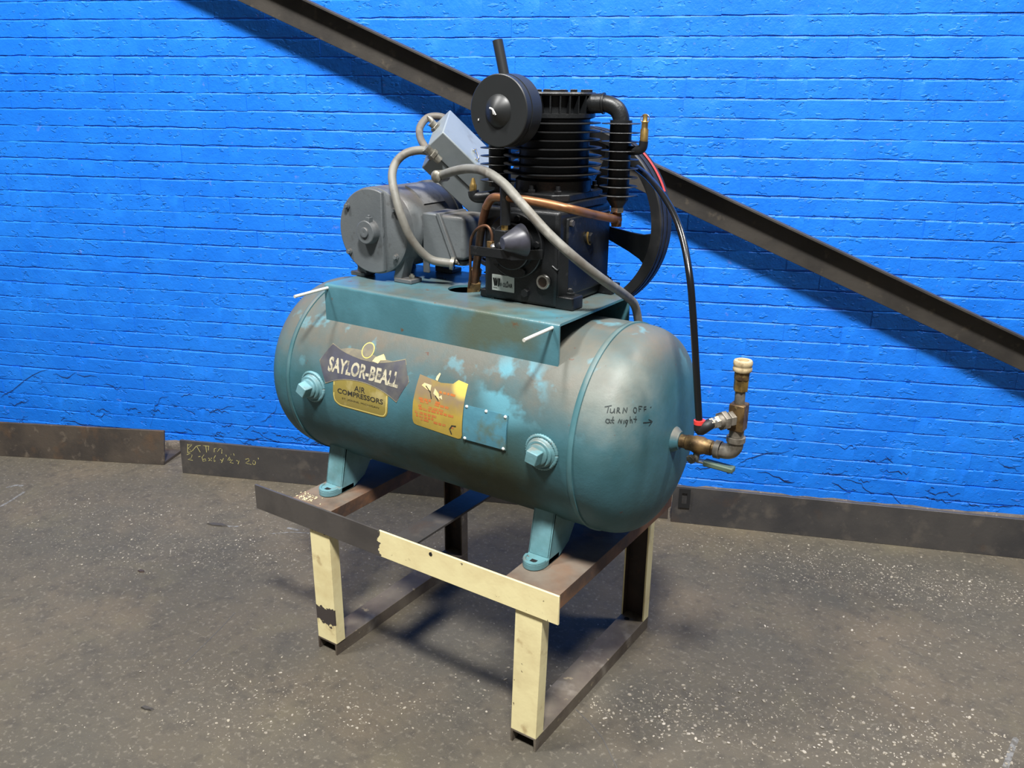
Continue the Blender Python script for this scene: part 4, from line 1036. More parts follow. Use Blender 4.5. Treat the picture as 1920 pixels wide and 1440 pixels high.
# sheave on the far end
mb = MB().lathe([(0.505, 0.014), (0.513, 0.014), (0.513, 0.060), (0.520, 0.060), (0.527, 0.050), (0.533, 0.060), (0.540, 0.060), (0.547, 0.050), (0.554, 0.060), (0.560, 0.060), (0.560, 0.014)], (MX, 0, MZ), YAX, 40)
part('motor_sheave', mb, 'black', motor, 0, 35)

# ------------------------------------------------------------------ starter enclosure, tilted over the motor
E1 = Vector((0.468, 0.558, -0.683)).normalized()
E2 = Vector((-0.755, -0.150, -0.639)); E2 = (E2 - E1 * E2.dot(E1)).normalized()
E3 = E1.cross(E2)
if E3.y < 0: E3 = -E3
C0 = Vector((-0.528, 0.330, 1.481))
LB = 0.30
mb = MB().obox(C0, E1, E2, E3, LB, 0.062, 0.150)
sb = part('starter_box', mb, 'box', comp, 0.003)
sb['label'] = 'tilted light grey starter enclosure'
mb = MB().obox(C0 + E1 * 0.030 + E2 * 0.0625 + E3 * 0.004, E1, E2, E3, LB - 0.034, 0.055, 0.142)
part('box_base', mb, 'box', sb, 0.003)
mb = MB().obox(C0 + E1 * 0.100 + E3 * 0.050 - E2 * 0.004, E1, E2, E3, 0.010, 0.005, 0.012)
mb.obox(C0 + E1 * 0.115 + E3 * 0.020 - E2 * 0.004, E1, E2, E3, 0.010, 0.005, 0.012)
q0 = C0 + E1 * 0.105 + E3 * 0.056 - E2 * 0.008; q1 = C0 + E1 * 0.120 + E3 * 0.026 - E2 * 0.008
mb.tube([q0 + E2 * 0.008, q0, q1, q1 + E2 * 0.008], 0.0022, 8, 3)
part('lid_hasp', mb, 'chrome', sb, 0, 40)
g0 = C0 + E2 * 0.045 + E3 * 0.10
mb = MB().cyl(g0, g0 - E1 * 0.020, 0.011, n=14); hexnut(mb, g0, -E1, 0.016, 0.0, 0.008)
mb.lathe([(0.0, 0.007), (0.012, 0.007), (0.018, 0.004)], g0 - E1 * 0.018 + E3 * 0.01, -E1 + E3 * 0.3, 12)
part('knockout_fitting', mb, 'zinc', sb, 0, 30)
# fitting that feeds the motor conduit
g1 = Vector((-0.556, 0.328, 1.420))
mb = MB().cyl(g1 + E1 * 0.020, g1 - E1 * 0.018, 0.011, n=16); hexnut(mb, g1, -E1, 0.0155, -0.002, 0.010)
mb.cyl(g1 - E1 * 0.016, g1 - E1 * 0.030, 0.010, 0.0125, n=16)
part('conduit_connector', mb, 'zinc', sb, 0, 30)
g2 = Vector((-0.514, 0.300, 1.372))
mb = MB().cyl(g2 + Vector((0, 0.022, 0)), g2 + Vector((0, -0.014, 0)), 0.015, n=18)
mb.lathe([(0, 0.016), (0.008, 0.016), (0.014, 0.010), (0.016, 0.002)], g2 + Vector((0, -0.012, 0)), (0, -1, 0), 18)
part('conduit_elbow', mb, 'zinc', sb, 0, 35)
mb = MB()
q = C0 + E1 * (LB * 0.93) + E2 * 0.08 + E3 * 0.07
mb.obox((q.x - 0.020, q.y - 0.002, PZ + 0.0005), (1, 0, 0), (0, 1, 0), (0, 0, 1), 0.040, 0.004, q.z - PZ + 0.01)
mb.obox((q.x - 0.020, q.y - 0.045, PZ + 0.0005), (1, 0, 0), (0, 1, 0), (0, 0, 1), 0.040, 0.045, 0.004)
part('box_bracket', mb, 'box', sb, 0.001)

# ------------------------------------------------------------------ pump
mb = MB().box((-0.332, 0.238, PZ + 0.0005), (-0.117, 0.500, 1.318))
pump = part('pump_crankcase', mb, 'black', comp, 0.010, 35, 3)
pump['label'] = 'black cast crankcase of the two-cylinder pump'
for lo, hi in (((-0.346, 0.240, PZ + 0.0005), (-0.30, 0.285, PZ + 0.022)), ((-0.346, 0.455, PZ + 0.0005), (-0.30, 0.500, PZ + 0.022)),
               ((-0.125, 0.240, PZ + 0.0005), (-0.074, 0.290, PZ + 0.032)), ((-0.125, 0.450, PZ + 0.0005), (-0.080, 0.500, PZ + 0.026))):
    lug = part('mounting_lug', MB().box(lo, hi), 'black', pump, 0.004, 35, 3)
    x = hi[0] - 0.021 if lo[0] > -0.2 else lo[0] + 0.016; y = (lo[1] + hi[1]) / 2
    mb = MB(); hexnut(mb, (x, y, hi[2] - 0.001), (0, 0, 1), 0.011, 0, 0.009); mb.cyl((x, y, hi[2]), (x, y, hi[2] + 0.014), 0.006, n=10)
    part('lug_bolt', mb, 'black', lug, 0, 30)
mb = MB().prism([(-0.117, 0.238), (-0.117, 0.262), (-0.100, 0.262)], lambda a, b, d: (a, b, d), PZ + 0.02, PZ + 0.15)
part('corner_web', mb, 'black', pump, 0.002)
# platform under the cylinder
mb = MB()
def oct_(x0, x1, y0, y1, c): return [(x0 + c, y0), (x1 - c, y0), (x1, y0 + c), (x1, y1 - c), (x1 - c, y1), (x0 + c, y1), (x0, y1 - c), (x0, y0 + c)]
mb.prism(oct_(-0.322, -0.112, 0.250, 0.497, 0.03), lambda a, b, d: (a, b, d), 1.316, 1.334)
mb.prism(oct_(-0.312, -0.122, 0.262, 0.488, 0.03), lambda a, b, d: (a, b, d), 1.334, 1.352)
plat = part('cylinder_deck', mb, 'black', pump, 0.003)
for x, y in ((-0.150, 0.285), (-0.29, 0.285), (-0.150, 0.465), (-0.29, 0.465), (-0.215, 0.272)):
    mb = MB(); hexnut(mb, (x, y, 1.352), (0, 0, 1), 0.0095, 0, 0.008); mb.cyl((x, y, 1.352), (x, y, 1.370), 0.0055, n=10)
    part('deck_bolt', mb, 'black', plat, 0, 30)
CXP, CYP = -0.217, 0.375
mb = MB().lathe([(1.350, 0.094), (1.378, 0.094), (1.384, 0.086), (1.520, 0.086), (1.524, 0.098), (1.530, 0.098)], (CXP, CYP, 0), (0, 0, 1), 56)
cylp = part('cylinder', mb, 'black', comp, 0, 40)
cylp['label'] = 'black finned pump cylinder'
for k in range(7):
    z = 1.5115 - 0.0195 * k
    r = 0.112 if k < 3 else 0.121
    cx = CXP if k < 3 else CXP - 0.004
    mb = MB().lathe([(z - 0.0022, 0.084), (z - 0.0016, r - 0.001), (z - 0.0008, r), (z + 0.0008, r), (z + 0.0016, r - 0.001), (z + 0.0022, 0.084)], (cx, CYP, 0), (0, 0, 1), 64, False)
    part('cooling_fin', mb, 'black', cylp, 0, 40)
# head with upright ribs
mb = MB().lathe([(1.5295, 0.098), (1.533, 0.098), (1.534, 0.078), (1.574, 0.078)], (CXP, CYP, 0), (0, 0, 1), 48)
head_ = part('cylinder_head', mb, 'black', comp, 0, 40)
head_['label'] = 'round black cylinder head with upright ribs'
for k in range(26):
    a = 2 * pi * k / 26 + 0.06
    d = Vector((cos(a), sin(a), 0)); t = Vector((-sin(a), cos(a), 0))
    mb = MB().obox(Vector((CXP, CYP, 1.533)) + d * 0.070 - t * 0.0016, d, t, (0, 0, 1), 0.0265, 0.0032, 0.041)
    part('head_rib', mb, 'black', head_, 0, 30)
mb = MB().lathe([(1.5735, 0.097), (1.5775, 0.099), (1.5815, 0.096), (1.5815, 0.001)], (CXP, CYP, 0), (0, 0, 1), 48, False)
mb.cyl((CXP, CYP, 1.580), (CXP, CYP, 1.586), 0.03, n=24)
part('head_cover', mb, 'black', head_, 0, 35)
for k in range(8):
    a = 2 * pi * k / 8 + 0.3
    mb = MB(); hexnut(mb, (CXP + 0.082 * cos(a), CYP + 0.082 * sin(a), 1.5805), (0, 0, 1), 0.0095, 0, 0.007)
    part('head_bolt', mb, 'black', head_, 0, 30)
# outlet pipe to the right hand finned tube
TX, TY = -0.050, 0.400
mb = MB().tube([(-0.135, 0.381, 1.556), (-0.105, 0.385, 1.557), (-0.082, 0.391, 1.5555), (-0.062, 0.397, 1.545), (-0.052, 0.3995, 1.528), (TX, TY, 1.512)], 0.0195, 20, 8)
op = part('outlet_pipe', mb, 'black', comp, 0, 40)
mb = MB().cyl((-0.122, 0.383, 1.5565), (-0.094, 0.387, 1.5570), 0.0225, n=20)
mb.cyl((-0.094, 0.387, 1.5570), (-0.090, 0.388, 1.5570), 0.0245, n=20)
part('pipe_coupling', mb, 'black', op, 0, 35)
mb = MB().cyl((TX, TY, 1.335), (TX, TY, 1.520), 0.026, n=28)
mb.lathe([(1.318, 0.014), (1.337, 0.027)], (TX, TY, 0), (0, 0, 1), 28)
rt = part('finned_tube', mb, 'black', comp, 0, 40)
rt['label'] = 'upright finned cooling tube right of the cylinder'
for k in range(9):
    z = 1.5125 - 0.0206 * k
    mb = MB().lathe([(z - 0.002, 0.025), (z - 0.001, 0.0452), (z, 0.046), (z + 0.001, 0.0452), (z + 0.002, 0.025)], (TX, TY, 0), (0, 0, 1), 36, False)
    part('cooling_fin', mb, 'black', rt, 0, 40)
mb = MB(); hexnut(mb, (TX, TY, 1.306), (0, 0, 1), 0.017, 0, 0.013)
part('lower_nut', mb, 'chrome', rt, 0, 30)
mb = MB().tube([(TX, TY, 1.310), (TX, TY, 1.296), (-0.047, 0.396, 1.286), (-0.047, 0.385, 1.283)], 0.0115, 14, 4).cyl((TX, TY, 1.272), (TX, TY, 1.300), 0.0125, n=16)
part('copper_elbow', mb, 'copper', rt, 0, 40)
mb = MB().tube([(TX + 0.024, TY, 1.452), (TX + 0.045, TY, 1.453), (TX + 0.058, TY, 1.459), (TX + 0.061, TY, 1.475)], 0.0105, 14, 5)
part('valve_elbow', mb, 'black', rt, 0, 40)
mb = MB().lathe([(1.470, 0.008), (1.472, 0.0095), (1.500, 0.0095), (1.503, 0.0075), (1.518, 0.0075), (1.520, 0.006), (1.534, 0.0055)], (TX + 0.061, TY, 0), (0, 0, 1), 14)
sv = part('safety_valve', mb, 'brass', rt, 0, 35); sv['label'] = 'small brass safety valve'
mb = MB().tube([(TX + 0.061 + 0.011 * cos(a), TY, 1.524 + 0.011 * sin(a)) for a in [2 * pi * k / 12 for k in range(13)]], 0.0011, 6, 1, False)
part('valve_ring', mb, 'chrome', rt, 0, 40)
# left finned tube under the air filter
LX, LY = -0.365, 0.355
mb = MB().cyl((LX, LY, 1.352), (LX, LY, 1.520), 0.0285, n=28)
mb.tube([(LX, LY, 1.515), (LX + 0.01, LY, 1.545), (LX + 0.04, LY + 0.004, 1.555), (CXP - 0.07, CYP, 1.555)], 0.0195, 18, 6)
lt = part('finned_tube', mb, 'black', comp, 0, 40)
lt['label'] = 'upright finned cooling tube left of the cylinder'
for k in range(7):
    z = 1.367 + 0.0200 * k
    mb = MB().lathe([(z - 0.002, 0.027), (z - 0.001, 0.0492), (z, 0.050), (z + 0.001, 0.0492), (z + 0.002, 0.027)], (LX, LY, 0), (0, 0, 1), 36, False)
    part('cooling_fin', mb, 'black', lt, 0, 40)
mb = MB().tube([(LX, LY, 1.356), (LX, LY, 1.340), (LX - 0.012, LY - 0.006, 1.328), (LX - 0.045, LY - 0.020, 1.322), (LX - 0.062, LY - 0.024, 1.324), (LX - 0.066, LY - 0.025, 1.338)], 0.0145, 14, 5)
part('valve_elbow', mb, 'black', lt, 0, 40)
mb = MB().lathe([(1.332, 0.008), (1.334, 0.0095), (1.352, 0.0098), (1.356, 0.0075), (1.362, 0.006), (1.370, 0.0035)], (LX - 0.066, LY - 0.025, 0), (0, 0, 1), 8)
part('safety_valve', mb, 'brass', lt, 0, 30)['label'] = 'small brass safety valve'

# air filter silencer
FX, FY, FZ, FR = -0.243, 0.170, 1.540, 0.0790
mb = MB().lathe([(0.0, FR - 0.002), (0.0015, FR), (0.018, FR), (0.0185, FR - 0.0015), (0.020, FR - 0.0015), (0.0205, FR + 0.0012), (0.058, FR + 0.0012), (0.062, FR - 0.004), (0.062, 0.03), (0.075, 0.024), (0.118, 0.024)], (FX, FY, FZ), (0.02, 1, 0), 64)
fl = part('air_filter', mb, 'filter', comp, 0, 35)
fl['label'] = 'round black air filter silencer'
mb = MB().lathe([(0.0, 0.0365), (-0.002, 0.035), (-0.006, 0.031), (-0.020, 0.0085), (-0.022, 0.0005)], (FX, FY + 0.0005, FZ), (0, 1, 0), 40, False)
part('filter_nose', mb, 'filter', fl, 0, 50)
mb = MB().tube([(FX - 0.010, FY - 0.0185, FZ + 0.006), (FX - 0.002, FY - 0.0205, FZ + 0.004), (FX + 0.003, FY - 0.020, FZ - 0.002), (FX + 0.006, FY - 0.0185, FZ - 0.008)], 0.0022, 6, 3)
mb.tube([(FX - 0.0, FY - 0.0205, FZ + 0.001), (FX + 0.001, FY - 0.019, FZ - 0.007)], 0.0020, 6, 1)
mb.tube([(FX - 0.054, FY - 0.0005, FZ - 0.018), (FX - 0.0545, FY - 0.0005, FZ - 0.022)], 0.0014, 6, 1)
part('chipped_spot', mb, 'white_scuff', fl, 0, 50)['label'] = 'white chip marks'
mb = MB().cyl((FX - 0.004, FY + 0.034, FZ + 0.065), (FX - 0.026, FY + 0.034, FZ + 0.150), 0.0118, n=20)
mb.mi = 1; mb.cyl((FX - 0.0259, FY + 0.034, FZ + 0.1495), (FX - 0.0262, FY + 0.034, FZ + 0.1505), 0.0092, n=20)
part('intake_stub', mb, ['filter', 'hole'], fl, 0, 35)

# crank bearing flange, cone cover, bolts
BX, BY, BZ = -0.233, 0.238, 1.230
mb = MB().lathe([(0.001, 0.0790), (-0.012, 0.0790), (-0.014, 0.077), (-0.014, 0.058), (-0.018, 0.056), (-0.030, 0.056), (-0.032, 0.054), (-0.032, 0.001)], (BX, BY, BZ), YAX, 56, False)
bf = part('bearing_flange', mb, 'black', pump, 0, 35)
for an in (80, 8, -64, 152, -136):
    a = radians(an)
    mb = MB(); hexnut(mb, (BX + 0.067 * cos(a), BY - 0.014, BZ + 0.067 * sin(a)), (0, -1, 0), 0.0085, 0, 0.007)
    part('flange_bolt', mb, 'black', bf, 0, 30)
cax = Vector((-0.50, -0.86, -0.08)).normalized()
mb = MB().lathe([(0.0, 0.0395), (0.006, 0.0385), (0.052, 0.0160), (0.054, 0.014), (0.054, 0.0005)], Vector((BX + 0.040, BY - 0.036, BZ + 0.020)), cax, 40, False)
part('oil_pump_cone', mb, 'violet', bf, 0, 35)['label'] = 'grey cone cover'
# strap bracket with pilot valve
mb = MB()
mb.box((-0.322, 0.168, 1.206), (-0.205, 0.171, 1.229))
mb.prism([(-0.205, 0.168), (-0.150, 0.222), (-0.152, 0.224), (-0.207, 0.171)], lambda a, b, d: (a, b, d), 1.206, 1.229)
mb.box((-0.322, 0.168, 1.206), (-0.205, 0.205, 1.208))
br = part('strap_bracket', mb, 'black', pump, 0.0006)
mb = MB().box((-0.258, 0.176, 1.215), (-0.226, 0.208, 1.272))
mb.lathe([(0, 0.010), (0.004, 0.010), (0.007, 0.004)], (-0.240, 0.178, 1.236), (0, -1, 0.4), 14)
part('pilot_valve', mb, 'black', br, 0.0015)
mb = MB().lathe([(1.270, 0.009), (1.284, 0.009)], (-0.237, 0.190, 0), (0, 0, 1), 6)
part('valve_nut', mb, 'brass', br, 0, 30)
mb = MB().lathe([(1.284, 0.0125), (1.338, 0.0125), (1.340, 0.0135), (1.376, 0.0135), (1.379, 0.011), (1.379, 0.0005)], (-0.235, 0.190, 0), (0, 0, 1), 22, False)
part('valve_barrel', mb, 'black', br, 0, 35)
mb = MB().box((-0.289, 0.190, 1.222), (-0.275, 0.204, 1.240))
part('tube_nut', mb, 'brass_dark', br, 0.001)
mb = MB().lathe([(0, 0.0075), (0.004, 0.0075), (0.006, 0.004)], (-0.262, 0.182, 1.231), (0, -0.6, 0.8), 14)
part('bracket_screw', mb, 'chrome', br, 0, 40)
# side cover, plug and bolts
mb = MB().box((-0.118, 0.268, 1.112), (-0.109, 0.482, 1.300))
sc_ = part('side_cover', mb, 'black', pump, 0.004, 35, 3)
for y, z in ((0.280, 1.288), (0.470, 1.288), (0.280, 1.124), (0.470, 1.124)):
    mb = MB(); hexnut(mb, (-0.109, y, z), (1, 0, 0), 0.0085, 0, 0.007)
    part('cover_bolt', mb, 'steel', sc_, 0, 30)
mb = MB(); ring(mb, (-0.109, 0.365, 1.243), (1, 0, 0), 0.0155, 0.010, 0, 0.004, 24); hexnut(mb, (-0.109, 0.368, 1.243), (1, 0, 0), 0.013, 0, 0.012)
part('fill_plug', mb, 'black', sc_, 0, 30)
mb = MB().tube([(-0.1045, 0.357, 1.258), (-0.1040, 0.353, 1.248), (-0.1040, 0.355, 1.238), (-0.1045, 0.362, 1.230), (-0.1045, 0.371, 1.227)], 0.0028, 6, 3)
part('bare_ring', mb, 'brass', sc_, 0, 40)
# sight glass
mb = MB().lathe([(-0.004, 0.0185), (-0.010, 0.0185), (-0.012, 0.017), (-0.012, 0.0125), (-0.008, 0.0120)], (-0.153, 0.240, 1.150), YAX, 28, False)
sg_ = part('sight_glass', mb, 'chrome', pump, 0, 40)
mb = MB().cyl((-0.153, 0.232, 1.150), (-0.153, 0.2305, 1.150), 0.0125, n=24)
part('glass_disc', mb, 'amber', sg_, 0, 35)
part('cast_ridge', MB().tube([(-0.132, 0.2375, 1.190), (-0.118, 0.2375, 1.182), (-0.115, 0.240, 1.186)], 0.002, 6, 3), 'black', pump, 0, 40)
mb = MB(); hexnut(mb, (-0.205, 0.238, 1.116), (0, -1, 0), 0.011, 0, 0.010)
part('drain_plug', mb, 'black', pump, 0, 30)
# badge
mb = MB(); mb.box((-0.3055, 0.2362, 1.1105), (-0.2395, 0.2384, 1.1505))
mb.mi = 1
face = lambda x, z: Vector((x, 0.2356, z))
for poly in ([(-0.303, 1.142), (-0.298, 1.142), (-0.2935, 1.124), (-0.2965, 1.1215), (-0.2985, 1.1215)], [(-0.2965, 1.142), (-0.292, 1.142), (-0.2905, 1.132), (-0.289, 1.142), (-0.2865, 1.142), (-0.2905, 1.1225), (-0.2935, 1.1225)], [(-0.2855, 1.142), (-0.2805, 1.142), (-0.284, 1.1215), (-0.2885, 1.1215), (-0.2875, 1.124)]):
    mb.add([face(a, b) for a, b in poly], [tuple(range(len(poly)))])
fit_text(mb, 'OLDAIR', -0.2725, -0.244, 1.1215, 1.1325, face, 0.02, lambda u, w, X, Y: (X, Y + (0.006 * w if 0.44 < u < 0.64 else 0)))
mb.mi = 2
mb.add([face(-0.2795 + 0.0035 * cos(a), 1.127 + 0.0045 * sin(a)) for a in [2 * pi * k / 14 for k in range(14)]], [tuple(range(14))])
mb.add([face(-0.302, 1.1165), face(-0.290, 1.1165), face(-0.290, 1.1185), face(-0.302, 1.1185)], [(0, 1, 2, 3)])
part('badge', mb, ['label', 'label_ink', 'label_grey'], pump, 0, 0, fix=False)['label'] = 'white printed maker badge'

# flywheel behind the pump
WX, WY0, WY1, WZ, WR = -0.220, 0.503, 0.570, 1.255, 0.243
mb = MB()
pr_ = [(WY0, 0.216), (WY0, WR - 0.003), (WY0 + 0.003, WR), (WY0 + 0.009, WR)]
for g in range(2):
    y = WY0 + 0.012 + g * 0.024
    pr_ += [(y, WR), (y + 0.004, WR - 0.010), (y + 0.014, WR - 0.010), (y + 0.018, WR)]
pr_ += [(WY1 - 0.003, WR), (WY1, WR - 0.003), (WY1, 0.216), (WY0, 0.216)]
mb.lathe(pr_, (WX, 0, WZ), YAX, 96, False)
fw = part('flywheel', mb, 'rubber', comp, 0, 35)
fw['label'] = 'large black grooved flywheel'
mb = MB().lathe([(WY0 - 0.006, 0.020), (WY0 - 0.006, 0.050), (WY1, 0.050), (WY1, 0.020), (WY0 - 0.006, 0.020)], (WX, 0, WZ), YAX, 36, False)
mb.cyl((WX, 0.495, WZ), (WX, 0.580, WZ), 0.022, n=20)
part('hub', mb, 'black', fw, 0, 35)
for k in range(5):
    a = radians(-15 + 72 * k)
    vs = []
    for r, hw_, y0_ in ((0.045, 0.018, 0.512), (0.10, 0.021, 0.512), (0.155, 0.028, 0.510), (0.19, 0.035, 0.508), (0.219, 0.050, 0.506)):
        d = Vector((cos(a), 0, sin(a))); t = Vector((-sin(a), 0, cos(a)))
        c = Vector((WX, 0, WZ)) + d * r
        vs += [c - t * hw_ + Vector((0, y0_ + 0.022, 0)), c + t * hw_ + Vector((0, y0_, 0)), c + t * hw_ + Vector((0, y0_ + 0.012, 0)), c - t * hw_ + Vector((0, y0_ + 0.034, 0))]
    fs = [(0, 1, 2, 3), (16, 19, 18, 17)]
    for i in range(4):
        for j in range(4):
            j2 = (j + 1) % 4
            fs.append((4 * i + j, 4 * i + 4 + j, 4 * i + 4 + j2, 4 * i + j2))
    mb = MB().add(vs, fs)
    part('spoke', mb, 'black', fw, 0.002)
# V belts
def belt(y):
    r1, r2 = WR - 0.002, 0.058
    c1 = Vector((WX, 0, WZ)); c2 = Vector((MX, 0, MZ)); D = (c1 - c2).length
    base = math.atan2(c1.z - c2.z, c1.x - c2.x); off = math.asin((r1 - r2) / D)
    pts = []
    for k in range(41):                                   # around the flywheel
        a = base - pi / 2 - off + (pi + 2 * off) * k / 40
        pts.append((c1.x + r1 * cos(a), c1.z + r1 * sin(a), Vector((cos(a), 0, sin(a)))))
    for k in range(21):
        a = base + pi / 2 + off + (pi - 2 * off) * k / 20
        pts.append((c2.x + r2 * cos(a), c2.z + r2 * sin(a), Vector((cos(a), 0, sin(a)))))
    vs = []; fs = []; n = len(pts)
    for x, z, nr in pts:
        p = Vector((x, y, z))
        vs += [p + nr * 0.0035 + Vector((0, -0.0075, 0)), p + nr * 0.0035 + Vector((0, 0.0075, 0)), p - nr * 0.006 + Vector((0, 0.0045, 0)), p - nr * 0.006 + Vector((0, -0.0045, 0))]
    for i in range(n):
        i2 = (i + 1) % n
        for j in range(4):
            j2 = (j + 1) % 4
            fs.append((4 * i + j, 4 * i2 + j, 4 * i2 + j2, 4 * i + j2))
    return MB().add(vs, fs)
for g in range(2):
    y = WY0 + 0.021 + g * 0.024
    bo = part('drive_belt', belt(y), 'rubber', comp, 0, 40)
    if g == 1:
        mb = MB(); vs = []; fs = []
        for k in range(13):
            a = radians(22 + 32 * k / 12); d = Vector((cos(a), 0, sin(a)))
            c = Vector((WX, y, WZ)) + d * (WR + 0.0021)
            vs += [c + Vector((0, -0.0072, 0)), c + Vector((0, 0.0045, 0))]
        for k in range(12): fs.append((2 * k, 2 * k + 1, 2 * k + 3, 2 * k + 2))
        part('red_print', mb.add(vs, fs), 'red_belt', bo, 0, 40)

# ------------------------------------------------------------------ pipes, hoses and conduit
o = part('copper_pipe', MB().tube(COPPER[:8], 0.0102, 16, 6), 'copper', comp, 0, 60); o['label'] = 'bent copper discharge pipe'
part('copper_riser', MB().tube([COPPER[7]] + COPPER[8:], 0.0102, 16, 6), 'copper_dark', o, 0, 60)
mb = MB().lathe([(0, 0.019), (0.032, 0.019), (0.036, 0.014), (0.050, 0.014), (0.052, 0.017), (0.066, 0.017), (0.070, 0.012)], (-0.399, 0.285, PZ - 0.006), (0.2, -0.1, 1), 6)
mb.cyl((-0.399, 0.285, PZ - 0.05), (-0.399, 0.285, PZ), 0.013, n=14)
part('check_valve', mb, 'brass_dark', o, 0, 30)
o = part('capillary_tube', MB().tube(THIN, 0.0036, 8, 6), 'copper_dark', comp, 0, 60); o['label'] = 'thin tarnished copper line'
o = part('conduit_hose', MB().tube(HOSE_LONG, 0.0112, 14, 8), 'conduit', comp, 0, 60); o['label'] = 'long grey conduit looping across the front of the pump'
o = part('conduit_hose', MB().tube(HOSE_MOTOR, 0.0112, 14, 8), 'conduit', comp, 0, 60); o['label'] = 'grey conduit looping down in front of the motor'
mb = MB(); ring(mb, (-0.474, 0.292, 1.149), (1, 0.55, -0.2), 0.017, 0.009, -0.004, 0.005, 20)
part('conduit_nut', mb, 'zinc', o, 0, 35)
o = part('conduit_hose', MB().tube(HOSE_LOOP, 0.0102, 14, 8), 'conduit_dark', comp, 0, 60); o['label'] = 'short dark conduit loop at the top of the starter box'
o = part('air_tube', MB().tube(TUBE, 0.0078, 14, 8), 'tube', comp, 0, 60); o['label'] = 'black nylon air line arching down to the outlet fittings'

# ------------------------------------------------------------------ outlet valve assembly on the tank end
VY, VZ = 0.300, 0.799
mb = MB().lathe([(0.172, 0.034), (0.186, 0.030), (0.194, 0.0235), (0.198, 0.022), (0.198, 0.015)], (0, VY, VZ), (1, 0, 0), 32, False)
ov = part('outlet_flange', mb, 'tank', comp, 0, 40)
mb = MB().lathe([(0.196, 0.0165), (0.212, 0.0165), (0.214, 0.0185), (0.228, 0.0185), (0.236, 0.0215), (0.252, 0.0215), (0.260, 0.0185), (0.276, 0.0185), (0.278, 0.0165), (0.288, 0.0165)], (0, VY, VZ), (1, 0, 0), 20)
bv = part('ball_valve', mb, 'brass_dark', comp, 0, 30)
bv['label'] = 'dull brass ball valve on the tank end'
mb = MB().cyl((0.242, VY, VZ - 0.012), (0.242, VY - 0.012, VZ - 0.036), 0.008, n=14)
mb.lathe([(0, 0.0115), (0.009, 0.0115)], (0.236, VY - 0.016, VZ - 0.030), (-0.2, -1, -0.3), 6)
part('valve_stem', mb, 'zinc', bv, 0, 30)
mb = MB().obox((0.228, VY - 0.012, VZ - 0.040), Vector((1, 0, -0.03)), (0, 1, 0), (0, 0, 1), 0.050, 0.020, 0.005)
part('handle_root', mb, 'zinc', bv, 0.001)
mb = MB().obox((0.262, VY - 0.016, VZ - 0.044), Vector((1, 0, -0.03)), (0, 1, 0), (0, 0, 1), 0.072, 0.024, 0.013)
part('handle_grip', mb, 'green', bv, 0.003)
PXv = 0.330
mb = MB().tube([(0.284, VY, VZ), (0.300, VY, VZ), (0.318, VY, VZ + 0.003), (0.328, VY, VZ + 0.014), (PXv, VY, VZ + 0.030), (PXv, VY, VZ + 0.040)], 0.0185, 18, 6)
mb.cyl((0.284, VY, VZ), (0.297, VY, VZ), 0.0215, n=20).cyl((PXv, VY, VZ + 0.030), (PXv, VY, VZ + 0.042), 0.0215, n=20)
el = part('pipe_elbow', mb, 'iron', comp, 0, 35); el['label'] = 'grey pipe elbow turning upward'
mb = MB().cyl((PXv, VY, VZ + 0.04), (PXv, VY, 0.862), 0.0135, n=18)
part('pipe_nipple', mb, 'iron', el, 0, 35)
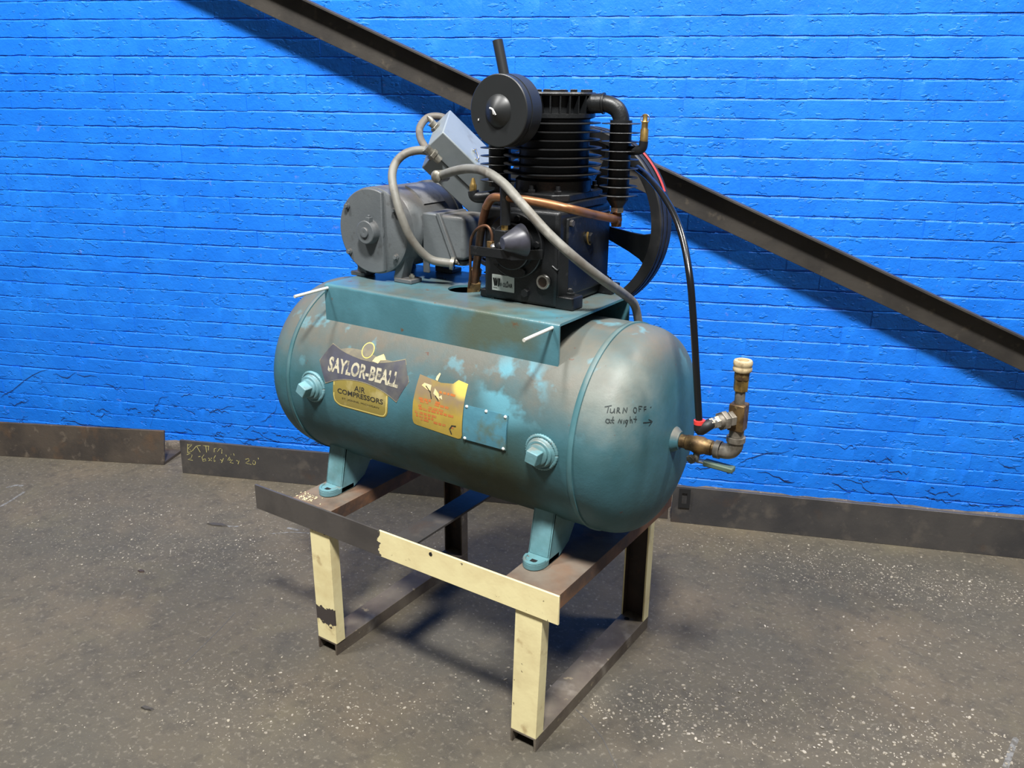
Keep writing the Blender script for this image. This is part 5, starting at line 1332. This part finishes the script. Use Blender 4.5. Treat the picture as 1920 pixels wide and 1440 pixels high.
# tee
bd = Vector((-0.444, -0.896, 0)).normalized()
mb = MB().box((PXv - 0.018, VY - 0.018, 0.858), (PXv + 0.018, VY + 0.018, 0.922))
tee = part('brass_tee', mb, 'brass_dark', comp, 0.003); tee['label'] = 'square bodied brass tee'
mb = MB().cyl((PXv, VY, 0.842), (PXv, VY, 0.860), 0.0165, n=18)
part('tee_socket', mb, 'iron', tee, 0, 35)
c0 = Vector((PXv, VY, 0.888))
mb = MB().lathe([(0.016, 0.0135), (0.022, 0.0135)], c0, bd, 20); hexnut(mb, c0, bd, 0.0185, 0.018, 0.032)
mb.cyl(c0 + bd * 0.032, c0 + bd * 0.040, 0.011, n=16); hexnut(mb, c0, bd, 0.0225, 0.038, 0.052)
mb.lathe([(0.052, 0.016), (0.062, 0.014)], c0, bd, 20)
part('union', mb, 'iron', tee, 0, 30)
mb = MB(); hexnut(mb, c0, bd, 0.0145, 0.060, 0.072); mb.cyl(c0 + bd * 0.07, c0 + bd * 0.084, 0.0115, n=16)
hexnut(mb, c0, bd, 0.0130, 0.078, 0.088)
part('adapter', mb, 'chrome', tee, 0, 30)
c1 = c0 + bd * 0.094
mb = MB().tube([c0 + bd * 0.082, c1 - Vector((0, 0, 0.004)), Vector((0.2745, 0.2155, 0.872)), Vector((0.272, 0.215, 0.889))], 0.0125, 16, 5)
part('push_elbow', mb, 'rubber', tee, 0, 40)
mb = MB().cyl((0.2722, 0.215, 0.886), (0.2715, 0.215, 0.895), 0.0128, n=20)
part('red_collar', mb, 'red', tee, 0, 35)
mb = MB().cyl((PXv, VY, 0.920), (PXv - 0.001, VY, 0.956), 0.0115, n=18)
part('upper_nipple', mb, 'iron', tee, 0, 35)
mb = MB().lathe([(0.951, 0.014), (0.953, 0.0165), (0.980, 0.0165), (0.982, 0.0155)], (PXv - 0.001, VY, 0), (0, 0, 1), 6)
part('hex_coupling', mb, 'brass', tee, 0, 25)
mb = MB().lathe([(0.980, 0.0165), (0.999, 0.0165)], (PXv - 0.001, VY, 0), (0, 0, 1), 24)
part('coupling_body', mb, 'brass_dark', tee, 0, 35)
mb = MB().lathe([(0.998, 0.0200), (1.001, 0.0212), (1.006, 0.0212), (1.008, 0.0200), (1.011, 0.0200), (1.013, 0.0212), (1.020, 0.0212), (1.023, 0.0195), (1.023, 0.0125), (1.017, 0.0120), (1.017, 0.0005)], (PXv - 0.001, VY, 0), (0, 0, 1), 32, False)
cp = part('quick_coupler_sleeve', mb, 'cap', tee, 0, 35); cp['label'] = 'tan coupler sleeve'
